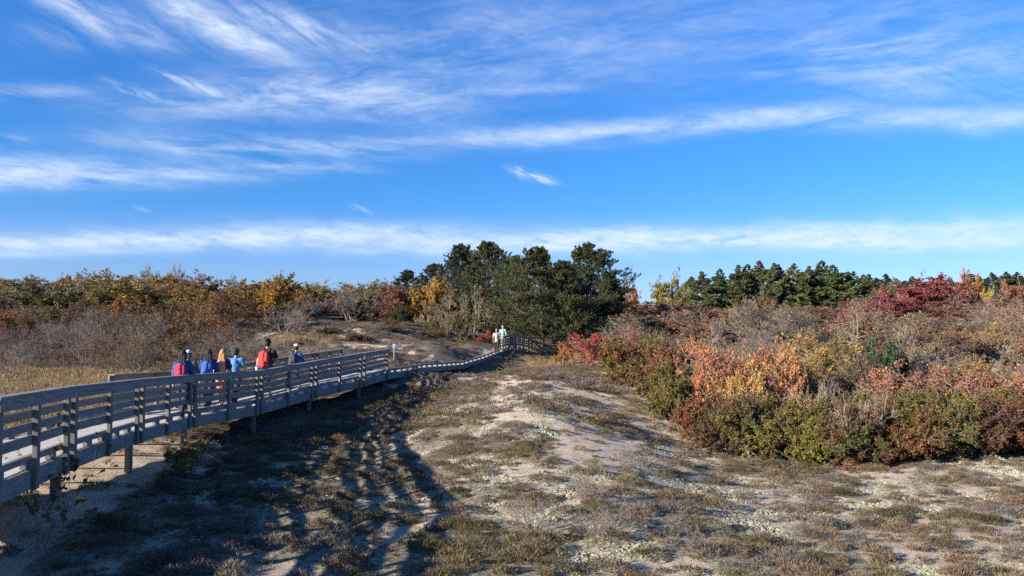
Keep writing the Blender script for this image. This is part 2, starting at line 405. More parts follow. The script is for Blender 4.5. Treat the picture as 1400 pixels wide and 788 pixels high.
def make_heath(name, yr, n_try, nb, bl, bw, rad, label):
    x, y = scatter(n_try, (-12 if yr[1] < 30 else -24, 48), yr, .15)
    mh, ml, msd, mm = masks(x, y)
    clear = dist_poly(x, y, [((a.x+b.x)/2, (a.y+b.y)/2) for a, b in zip(DK[3:], DL[3:])])
    ok = (rng.random(n_try) < (.46+.5*mh)*(1-msd*.45)*(1-.45*ml)) & ~in_thicket_right(x, y-1.0) & ((clear > 1.6) | (rng.random(n_try) < .2)) & (mm < .6)
    x, y = x[ok], y[ok]; k = len(x)
    r = rad*(.45+rng.random(k)**1.8*1.6); hgt = np.minimum(r*(.55+.4*rng.random(k)), .17)
    pal = np.array([[.135, .11, .055], [.175, .135, .085], [.15, .105, .075], [.10, .088, .045], [.17, .125, .07], [.165, .14, .12]])
    pw = fbm(x, y, 2.2, 2, 91); ci = np.clip(((pw-.25)*2*len(pal)+rng.normal(size=k)*.9).astype(int), 0, len(pal)-1)
    cnt = np.maximum(12, (nb*(r/rad)**1.5).astype(int)); tot = cnt.sum()
    idx = np.repeat(np.arange(k), cnt)
    ang = rng.random(tot)*2*np.pi
    lob = 1+.28*np.sin(ang*2+idx*1.7)+.2*np.sin(ang*5+idx*2.9)
    rr = np.sqrt(rng.random(tot))*r[idx]*lob
    ox, oy = np.cos(ang)*rr, np.sin(ang)*rr*.85
    q = np.clip(1-(rr/(r[idx]*1.25))**2, 0.05, 1)
    px, py = x[idx]+ox, y[idx]+oy
    zb = (ter(x, y)+mh[ok]*.03)[idx]-.02+q*hgt[idx]*(.15+.75*rng.random(tot)**.5)
    D = nrm(np.stack([ox/r[idx]*1.0+rng.normal(size=tot)*.45, oy/r[idx]*1.0+rng.normal(size=tot)*.45, .6+rng.random(tot)*.5], 1))
    L = bl*(.5+rng.random(tot))*(.6+.6*q); W = bw*(.6+.8*rng.random(tot))
    V, Fb = blades(np.stack([px, py, zb], 1), D, L, W)
    t = pal[ci][idx]*(.8+.45*rng.random(k)[idx][:, None])*(.55+.75*rng.random((tot, 1)))*(1+.12*rng.normal(size=(tot, 3)))
    t = np.repeat(np.clip(t, .01, 1), 3, 0)
    me = mk_mesh(name, V, Fb, BLADE, tint=t); o = link(name, me)
    tag(o, label, 'heather', kind='stuff'); return k
H0 = make_heath('beach_heather', (7.5, 32), 8500, 75, .034, .0052, .075, 'tiny dark sprigs of heather dotted between the larger mats')
H1 = make_heath('beach_heather', (7.5, 20), 3000, 400, .042, .0036, .17, 'low olive brown heather mats covering the near dune slope')
H2 = make_heath('beach_heather', (19, 66), 14500, 110, .065, .0085, .22, 'low brown heather mats covering the far dune slope by the thicket')

def make_lichen():
    n = 150000; x, y = scatter(n, (-7, 16), (7.6, 21), .4)
    mh, ml, msd, mm = masks(x, y)
    ok = rng.random(n) < (ml*.95*(1-mh*.5)+.03*(1-msd)); x, y = x[ok], y[ok]; k = len(x)
    r = .011+.032*rng.random(k)**1.6; n_a = 6
    rings = [(1.0, 0), (.82, .5), (.42, .82)]
    V = np.zeros((k, 3*n_a+1, 3)); z0 = ter(x, y)-.01
    for ri, (rr, hh) in enumerate(rings):
        for a in range(n_a):
            th = 2*np.pi*a/n_a; j = ri*n_a+a; wob = 1+.22*rng.normal(size=k)
            V[:, j, 0] = x+np.cos(th)*r*rr*wob; V[:, j, 1] = y+np.sin(th)*r*rr*wob
            V[:, j, 2] = z0+r*.6*hh*(1+.3*rng.normal(size=k))
    V[:, -1] = np.stack([x, y, z0+r*.62], 1)
    q = []; t = []
    for ri in range(2):
        for a in range(n_a):
            b = (a+1) % n_a; q.append([ri*n_a+a, ri*n_a+b, (ri+1)*n_a+b, (ri+1)*n_a+a])
    for a in range(n_a): t.append([2*n_a+a, 2*n_a+(a+1) % n_a, 3*n_a])
    m_ = 3*n_a+1; off = (np.arange(k)*m_)[:, None, None]
    Fq = (off+np.array(q)[None]).reshape(-1, 4); Ft = (off+np.array(t)[None]).reshape(-1, 3)
    c = np.array([.66, .63, .47])[None]*(.7+.5*rng.random((k, 1)))*(1+.07*rng.normal(size=(k, 3)))
    m, nt = new_mat('lichen'); a_ = N(nt, 'ShaderNodeAttribute', attribute_name='tint')
    tc = N(nt, 'ShaderNodeTexCoord'); nn = noise(nt, tc.outputs['Object'], 90, 3, .8)
    cc = mixc(nt, ramp(nt, nn, .35, .6), (.35, .33, .28), (1, 1, 1)); cc = mixc(nt, 1.0, a_.outputs['Color'], cc, 'MULTIPLY')
    p = N(nt, 'ShaderNodeBsdfPrincipled'); p.inputs['Roughness'].default_value = .95; nt.links.new(cc, p.inputs['Base Color'])
    b = N(nt, 'ShaderNodeBump'); b.inputs['Strength'].default_value = 1; b.inputs['Distance'].default_value = .02
    nt.links.new(nn, b.inputs['Height']); nt.links.new(b.outputs[0], p.inputs['Normal']); output(nt, p.outputs[0])
    me = mk_mesh('reindeer_lichen', V.reshape(-1, 3), [Fq, Ft], m, smooth=True, tint=np.repeat(c, m_, 0))
    tag(link('reindeer_lichen', me), 'pale greenish lichen cushions between the heather on the near slope', 'lichen', kind='stuff')
make_lichen()

def make_litter():
    n = 90000; x, y = scatter(n, (-9, 24), (7.6, 30), .5)
    mh, ml, msd, mm = masks(x, y)
    ok = rng.random(n) < (.85-.8*msd)*(1-.5*ml); x, y = x[ok], y[ok]; k = len(x)
    D = nrm(np.stack([rng.normal(size=k), rng.normal(size=k), .25+.5*rng.random(k)], 1))
    C = np.stack([x, y, ter(x, y)-.005], 1)
    far_ = (y/12)
    V, Fb = blades(C, D, .06*(.5+rng.random(k)), .0022*far_*(.7+rng.random(k)))
    pal = np.array([[.30, .25, .22], [.16, .115, .09], [.34, .28, .21], [.22, .175, .155]])
    t = np.repeat(pal[rng.integers(0, 4, k)]*(.8+.7*rng.random((k, 1))), 3, 0)
    tag(link('twig_litter', mk_mesh('twig_litter', V, Fb, BLADE, tint=t)), 'fine dead grey twigs and stalks littering the dune sand', 'twigs', kind='stuff')
make_litter()

def make_meadow():
    n = 34000
    x = np.concatenate([-11-22*rng.random(n), 1+9*rng.random(6000)]); y = np.concatenate([15+31*rng.random(n), 42+9*rng.random(6000)])
    mh, ml, msd, mm = masks(x, y)
    clear = dist_poly(x, y, [((a.x+b.x)/2, (a.y+b.y)/2) for a, b in zip(DK[3:], DL[3:])])
    ok = (rng.random(len(x)) < mm*(.35+.9*sstep(.4, .6, fbm(x, y, 2, 3, 15)))) & (clear > 1.3); x, y = x[ok], y[ok]; k = len(x)
    m_ = 9; idx = np.repeat(np.arange(k), m_); t_ = len(idx)
    C = np.stack([x[idx]+rng.normal(size=t_)*.07, y[idx]+rng.normal(size=t_)*.07, ter(x, y)[idx]-.02], 1)
    D = nrm(np.stack([rng.normal(size=t_)*.45, rng.normal(size=t_)*.45, np.ones(t_)], 1))
    V, Fb = blades(C, D, .19*(.4+rng.random(t_)), .009*(.6+.8*rng.random(t_)))
    pal = np.array([[.32, .235, .13], [.24, .17, .09], [.17, .135, .065], [.36, .27, .165], [.21, .13, .08]])
    t = np.repeat(pal[rng.integers(0, 5, k)][idx]*(.7+.6*rng.random((t_, 1))), 3, 0)
    tag(link('dry_grass', mk_mesh('dry_grass', V, Fb, BLADE, tint=t)), 'tan dry grass of the meadow beyond the boardwalk', 'grass', kind='stuff')
make_meadow()

# ------------------------------------------------------------------ plants
def grow(r_, stems, L0, R0, levels, nchild, ratio, spread, up, jit, K=3, tilt=.5, base=.05):
    """vectorised branching; returns segments (p0,p1,r0,r1,level) and end-level segments"""
    ang = r_.random(stems)*2*np.pi
    P = np.stack([np.cos(ang)*base*r_.random(stems), np.sin(ang)*base*r_.random(stems), np.full(stems, -.05)], 1)
    D = nrm(np.stack([np.cos(ang)*tilt*r_.random(stems)**.6, np.sin(ang)*tilt*r_.random(stems)**.6, np.ones(stems)], 1))
    L = L0*(.75+.4*r_.random(stems)); Rr = np.full(stems, R0)
    segs = []; last = None
    for lev in range(levels):
        n = len(P); pts = [P]; dirs = []
        d = D
        for s in range(K):
            d = nrm(d+r_.normal(size=d.shape)*jit+np.array([0, 0, up])); dirs.append(d)
            pts.append(pts[-1]+d*(L/K)[:, None])
        for s in range(K):
            ra = Rr*(1-.5*s/K); rb = Rr*(1-.5*(s+1)/K)
            segs.append((pts[s], pts[s+1], ra, rb))
        last = (np.stack(pts, 1), np.stack(dirs, 1), L)
        if lev == levels-1: break
        nc = nchild[lev]; m = n*nc
        par = np.repeat(np.arange(n), nc)
        t = .3+.7*r_.random(m) if lev > 0 else .35+.65*r_.random(m)
        t[::nc] = 1.0
        f = t*K; si = np.minimum(f.astype(int), K-1); fr = f-si
        PP = np.stack(pts, 1); DD = np.stack(dirs, 1)
        p = PP[par, si]*(1-fr[:, None])+PP[par, si+1]*fr[:, None]
        dd = nrm(DD[par, si]+r_.normal(size=(m, 3))*spread)
        P, D = p, dd; L = L[par]*ratio*(.65+.6*r_.random(m)); Rr = Rr[par]*(1-.5*t)*.62
    return segs, last
def seg_mesh(segs, n=3, rmin=.0):
    P0 = np.concatenate([s[0] for s in segs]); P1 = np.concatenate([s[1] for s in segs])
    R0 = np.maximum(np.concatenate([s[2] for s in segs]), rmin); R1 = np.maximum(np.concatenate([s[3] for s in segs]), rmin*.8)
    return tubes(P0, P1, R0, R1, n)
def leaf_quads(r_, C, size, flat=.0, D=None):
    k = len(C); u = nrm(r_.normal(size=(k, 3))*np.array([1, 1, 1-flat*.6])+(D*.8 if D is not None else 0))
    v = nrm(np.cross(u, r_.normal(size=(k, 3))))
    s = size*(.6+.8*r_.random((k, 1)))
    V = np.stack([C-u*s*.5, C+v*s*.33, C+u*s*.5, C-v*s*.33], 1)
    return V.reshape(-1, 3), np.arange(k*4).reshape(k, 4)

LIB = {}
def shrub_proto(key, seed, stems, L0, R0, levels, nchild, ratio, spread, up, jit, per, size, tilt=.5, rmin=.003, droop=0, base=.1, huevar=.12, keep=1.0, clump=.35):
    r_ = np.random.default_rng(seed)
    segs, last = grow(r_, stems, L0, R0, levels, nchild, ratio, spread, up, jit, tilt=tilt, base=base)
    V, F_ = seg_mesh(segs, 3, rmin)
    top = max(np.percentile(V[:, 2], 99.7), .1); wid = np.percentile(np.hypot(V[:, 0], V[:, 1]), 97)
    stem = mk_mesh(key+'_stems', V, F_, BARK)
    fol = None
    if per > 0:
        pts, dirs, L = last; n, K = pts.shape[0], pts.shape[1]-1
        m = int(n*per); par = r_.integers(0, n, m)
        # leaves gather in clumps: some twigs carry more, some none
        wgt = vnoise(pts[:, -1, 0]*2.2+50, pts[:, -1, 1]*2.2+pts[:, -1, 2]*2.2+50, seed)
        okm = r_.random(m) < np.clip((wgt[par]-clump+.25)*3, 0.04, 1)*keep
        par = par[okm]; m = len(par)
        t = r_.random(m)*K; si = np.minimum(t.astype(int), K-1); fr = (t-si)[:, None]
        C = pts[par, si]*(1-fr)+pts[par, si+1]*fr+r_.normal(size=(m, 3))*size*.5
        C[:, 2] -= droop*r_.random(m); C[:, 2] = np.maximum(C[:, 2], .03)
        VL, FL = leaf_quads(r_, C, size, .4)
        br = (.5+.9*r_.random((m, 1)))*(1+huevar*r_.normal(size=(m, 3)))
        # some leaves of another ripeness, varying from limb to limb
        lim = vnoise(C[:, 0]*1.3+9, C[:, 1]*1.3+C[:, 2]+9, seed+5)[:, None]
        br = br*(1+(lim-.5)*np.array([[.55, .3, .1]]))
        fol = mk_mesh(key+'_foliage', VL, FL, LEAF, tint=np.repeat(np.clip(br, .05, 3), 4, 0))
    LIB.setdefault(key, []).append((stem, fol, top, wid))
for i in range(4):
    # dense rounded evergreen-like bush (bayberry)
    shrub_proto('bayberry', 100+i, 10, .62, .02, 4, (5, 5, 5), .62, .62, .05, .16, 26, .040, tilt=1.0, droop=.04, base=.35, clump=.22)
    # leafy deciduous shrub
    shrub_proto('leafy', 120+i, 7, 1.15, .035, 5, (4, 4, 4, 3), .62, .55, .06, .17, 11, .058, tilt=.8, base=.25, clump=.4)
    # open sapling with larger bright leaves
    shrub_proto('sapling', 130+i, 7, 1.25, .03, 5, (4, 4, 4, 3), .63, .5, .09, .17, 8, .075, tilt=.7, base=.35, clump=.38)
    # sparse leaves on visible twigs
    shrub_proto('sparse', 140+i, 6, 1.2, .035, 5, (4, 4, 4, 3), .64, .55, .07, .18, 3.2, .062, tilt=.85, base=.25, clump=.45)
    # leafless grey shrub
    shrub_proto('bare', 160+i, 9, 1.1, .026, 5, (4, 4, 4, 3), .62, .5, .09, .17, .5, .045, tilt=.95, base=.3, rmin=.0036, clump=.5)
for i in range(3):
    # small tree with a crooked pale trunk
    shrub_proto('tree_leafy', 200+i, 2, 1.9, .10, 6, (4, 4, 3, 3, 3), .66, .5, .05, .15, 8, .09, tilt=.5, base=.1, rmin=.006)
    shrub_proto('tree_sparse', 220+i, 2, 1.8, .15, 6, (4, 3, 3, 3, 3), .68, .55, .03, .18, 8, .075, tilt=.8, base=.15, rmin=.006, clump=.5)
    shrub_proto('tree_feathery', 240+i, 3, 1.9, .06, 5, (6, 5, 4, 3), .55, .4, .16, .12, 7, .075, tilt=.5, base=.15, rmin=.006)
    # larger-leaved versions for the far slopes
    shrub_proto('far_leafy', 260+i, 6, 1.3, .05, 5, (4, 4, 4, 3), .63, .55, .05, .17, 15, .085, tilt=.85, base=.3, rmin=.008, clump=.42)
    shrub_proto('far_bare', 280+i, 8, 1.3, .04, 5, (4, 4, 4, 3), .62, .5, .09, .17, 1.2, .09, tilt=.9, base=.3, rmin=.008, clump=.5)

def pine_proto(key, seed, H, Wd, nl, cone, tuft, bw, lowest=.12, n1=7, n2=4, per=3, upturn=.25, dens=1.0):
    r_ = np.random.default_rng(seed)
    # trunk
    K = 10; zt = np.linspace(-.2, H*.97, K+1); cx = np.cumsum(r_.normal(size=K+1)*.05*H/9); cy = np.cumsum(r_.normal(size=K+1)*.05*H/9)
    T = np.stack([cx, cy, zt], 1); tr = .16*H/9*(1-.93*np.linspace(0, 1, K+1))
    V, F_ = tubes(T[:-1], T[1:], tr[:-1], tr[1:], 8)
    t = lowest+(1-lowest)*np.linspace(0, 1, nl)**.95
    if not cone: nt_ = 13; t = (np.floor(t*nt_)+.5)/nt_+r_.normal(size=nl)*.009
    t = np.clip(t+r_.normal(size=nl)*.006, lowest*.8, .995)
    f = t*K; si = np.minimum(f.astype(int), K-1); fr = (f-si)[:, None]
    P = T[si]*(1-fr)+T[si+1]*fr
    ang = np.arange(nl)*2.4+r_.normal(size=nl)*.5
    if cone: prof = (1-t)**.85*1.0+.015
    else: prof = np.clip(np.sin(np.clip((1.02-t)/(1.02-lowest), 0, 1)**.86*np.pi*.60), 0, 1)*(.55+.45*(1-t))**.5+.03
    side = 1+.18*np.sin(ang*1.0+seed)+.15*r_.normal(size=nl)
    L = Wd*.5*prof*np.clip(side, .45, 1.6)
    rise = .05+(.75 if cone else .5)*t**2+r_.normal(size=nl)*.07-.14*(1-t)
    D = nrm(np.stack([np.cos(ang), np.sin(ang), rise], 1)); Rr = .009*L+.010
    segs = []; KK = 4; tufts = []
    def seg_branches(P, D, L, Rr, jit, up):
        pts = [P]; ds = []; d = D
        for s in range(KK):
            d = nrm(d+r_.normal(size=d.shape)*jit+np.array([0, 0, up])); ds.append(d); pts.append(pts[-1]+d*(L/KK)[:, None])
            segs.append((pts[-2], pts[-1], Rr*(1-.6*s/KK), Rr*(1-.6*(s+1)/KK)))
        return np.stack(pts, 1), np.stack(ds, 1)
    P0, D0 = seg_branches(P, D, L, Rr, .09, upturn*.35)
    def kids(PP, DD, L, nc, ratio, flat, tmin):
        n = len(PP); par = np.repeat(np.arange(n), nc); m = len(par); tt = tmin+(1-tmin)*r_.random(m); tt[::nc] = 1
        f = tt*KK; si = np.minimum(f.astype(int), KK-1); fr = (f-si)[:, None]
        p = PP[par, si]*(1-fr)+PP[par, si+1]*fr
        d = nrm(DD[par, si]+r_.normal(size=(m, 3))*np.array([.8, .8, flat]))
        return p, d, L[par]*ratio*(1.15-.7*tt)*(.6+.7*r_.random(m)), par
    p, d, l, _ = kids(P0, D0, L, n1, .5, .28 if cone else .12, .22)
    l = np.maximum(l, .10 if cone else .22)
    P1, D1 = seg_branches(p, d, l, .005+.006*l, .1, upturn*.3)
    p, d, l, _ = kids(P1, D1, l, n2, .5, .4 if cone else .22, .15); l = np.clip(l, .05 if cone else .14, .6)
    P2, D2 = seg_branches(p, d, l, np.full(len(l), .005), .12, upturn)
    V2, F2 = seg_mesh(segs, 3, .007)
    trunk = mk_mesh(key+'_trunk', np.concatenate([V, V2]), [F_, F2+len(V)], BARK)
    n = len(P2); m = int(n*per*dens); par = r_.integers(0, n, m); s = r_.integers(1, KK+1, m)
    C = P2[par, s]; base = D2[par, s-1]
    nb = 8; idx = np.repeat(np.arange(m), nb)
    dd = nrm(base[idx]*.75+r_.normal(size=(m*nb, 3))*.6+np.array([0, 0, .35]))
    av = nrm(np.cross(dd, r_.normal(size=dd.shape)))
    top_ = np.clip((H-C[:, 2])/(.25*H), .45, 1)[idx][:, None] if cone else 1.0
    Ln = tuft*top_*(.6+.6*r_.random((m*nb, 1))); W_ = bw*(.7+.6*r_.random((m*nb, 1)))
    c = C[idx]-dd*.02
    VV = np.stack([c, c+dd*Ln*.55+av*W_, c+dd*Ln, c+dd*Ln*.55-av*W_], 1).reshape(-1, 3)
    tuft_b = (.65+.7*r_.random((m, 1)))[idx]*(1+.1*r_.normal(size=(m*nb, 3)))
    lim = vnoise(C[:, 0]+20, C[:, 1]+C[:, 2]*1.3+20, seed)[idx][:, None]
    tuft_b = tuft_b*(1+(lim-.5)*np.array([[.8, .45, .2]]))
    crown = mk_mesh(key+'_crown', VV, np.arange(len(VV)).reshape(-1, 4), NEEDLE, tint=np.repeat(np.clip(tuft_b, .1, 3), 4, 0))
    LIB.setdefault(key, []).append((trunk, crown, float(np.percentile(VV[:, 2], 99.9)), Wd*.5))
for i in range(4): pine_proto('pine', 300+i, 9, 7.6, 117, False, .17, .018, lowest=.06, n1=9, n2=6, per=3.2)
for i in range(4): pine_proto('far_pine', 320+i, 8, 5.6, 80, True, .26, .034, lowest=.05, n1=7, n2=4, per=2.6)
for i in range(2): pine_proto('small_pine', 340+i, 2.4, 2.2, 30, False, .16, .014, lowest=.04, n1=7, n2=4, per=3)

PART = {'pine': ('trunk', 'crown'), 'far_pine': ('trunk', 'crown'), 'small_pine': ('trunk', 'crown'),
        'tree_leafy': ('trunk', 'crown'), 'tree_sparse': ('trunk', 'crown'), 'tree_feathery': ('trunk', 'crown')}
def plant(key, name, x, y, h, w, col, twig=(.20, .175, .155), v=None, rz=None, label=None, cat='shrub', group=None, sink=.05, z=None):
    lib = LIB[key]; v = random.randrange(len(lib)) if v is None else v % len(lib)
    stem, fol, top, wid = lib[v]
    z = tz(x, y) if z is None else z
    t = empty(name, (x, y, z-sink), random.uniform(0, 6.28) if rz is None else rz)
    tag(t, label, cat, group)
    pn = PART.get(key, ('stems', 'foliage'))
    sc = (w/2/wid, w/2/wid, (h+sink)/top)
    for nm, me, c in ((pn[0], stem, twig), (pn[1], fol, col)):
        if me is None: continue
        o = link(nm, me, t); o.scale = sc; o.color = (*c, 1)
    return t
def plant_at(key, name, px, top, d, wpx, col, label, cat='shrub', **kw):
    """centre at photo column px, top at row top, at distance d"""
    p = at(px, top, d); z = tz(p.x, p.y)
    return plant(key, name, p.x, p.y, max(.3, p.z-z), wpx*d/1000.0, col, label=label, cat=cat, **kw)

ORD = ['first', 'second', 'third', 'fourth', 'fifth', 'sixth', 'seventh', 'eighth', 'ninth', 'tenth', 'eleventh', 'twelfth', 'thirteenth', 'fourteenth', 'fifteenth', 'sixteenth', 'seventeenth', 'eighteenth', 'nineteenth', 'twentieth', 'twenty first', 'twenty second', 'twenty third']
PALE = (.34, .31, .28); GREY = (.22, .195, .18); DK_ = (.10, .08, .07); MAUVE = (.165, .125, .11)
# colours (reflectance of the leaves)
OR_ = (.42, .17, .05); GOLD = (.44, .27, .045); OLIVE = (.15, .135, .03); RUST = (.20, .085, .04); RED = (.33, .075, .045); CRIM = (.20, .055, .06)
YG = (.27, .24, .05); TAN = (.27, .19, .085); GRN = (.045, .075, .028); DKG = (.055, .075, .035); BRN = (.17, .10, .06); GOL = (.19, .17, .09); PINK = (.40, .17, .12)

# --- the pines behind the boardwalk's end
for px, top, d, wpx, v, col, lab in (
    (800, 334, 58, 116, 0, (0.058, 0.076, 0.034), 'tall spreading dark pine at the right end of the pine clump'),
    (740, 339, 57, 120, 1, (0.070, 0.085, 0.034), 'broad olive pine just right of the couple at the walk end'),
    (703, 350, 63, 90, 2, (0.072, 0.085, 0.036), 'pine behind the broad olive one in the pine clump'),
    (668, 330, 66, 100, 3, (0.070, 0.083, 0.042), 'tall grey green pine with feathery top left of centre in the clump'),
    (624, 334, 70, 84, 1, (.046, .064, .038), 'dark round headed pine at the left of the tall clump'),
    (838, 376, 60, 40, 2, (.040, .056, .034), 'low dark pine at the right foot of the pine clump'),
    (770, 356, 66, 80, 3, (0.060, 0.076, 0.034), 'pine filling the gap between the two largest pines'),
    (588, 361, 84, 62, 0, (.044, .064, .030), 'dark green pine farther back above the golden trees'),
    (556, 369, 88, 56, 2, (.044, .064, .034), 'small dark pine at the left tip of the pine skyline'),
    (645, 350, 76, 70, 2, (0.060, 0.076, 0.036), 'pine between the round headed and the feathery topped pines'),
    (836, 372, 70, 60, 1, (.036, .050, .034), 'shaded pine peeking behind the right shoulder of the clump')):
    plant_at('pine', 'pine_tree', px, top, d, wpx, col, lab, 'pine', v=v, twig=(.075, .06, .05), group='dark pines behind the end of the boardwalk')

# --- the row of pines on the right skyline
rowp = []
for px, top, wpx in ((945, 377, 40), (962, 369, 42), (982, 367, 40), (1003, 362, 42), (1020, 356, 40), (1038, 359, 40), (1055, 361, 40), (1072, 363, 42), (1090, 360, 40), (1106, 362, 42), (1122, 359, 42), (1138, 360, 40), (1153, 368, 40), (1170, 366, 42), (1186, 378, 36), (1003, 382, 40), (1060, 384, 44), (1120, 385, 44)):
    rowp.append((px, top, wpx))
for i, (px, top, wpx) in enumerate(sorted(rowp)):
    n_ = len(rowp)
    lab = ORD[i]+' tall pointed green pine from the left in the right skyline grove'
    plant_at('far_pine', 'pine_tree', px+random.uniform(-5, 5), top+random.uniform(-3, 7), random.uniform(100, 112), wpx*random.uniform(1.5, 2.1), tuple(q*random.uniform(1.0, 1.25) for q in (.085*random.uniform(.85, 1.2), .11, .05)), lab, 'pine', twig=(.14, .11, .09), group='pointed pines on the right skyline')
# distant darker pines on the far right skyline
fr = [(1190, 374), (1210, 374), (1245, 377), (1254, 380), (1272, 378), (1292, 380), (1330, 374), (1376, 371), (1392, 371), (1200, 379), (1218, 380), (1236, 383), (1262, 386), (1282, 379), (1340, 377), (1352, 372), (1368, 376), (1384, 379), (1396, 376), (1226, 380), (1300, 384)]
for i, (px, top) in enumerate(sorted(fr)):
    plant_at('far_pine', 'pine_tree', px, top+1, 128, 56, (.05, .068, .045), ORD[i]+' distant dark pine from the left along the far right skyline', 'pine', twig=(.13, .11, .10), group='distant pines on the far right skyline')

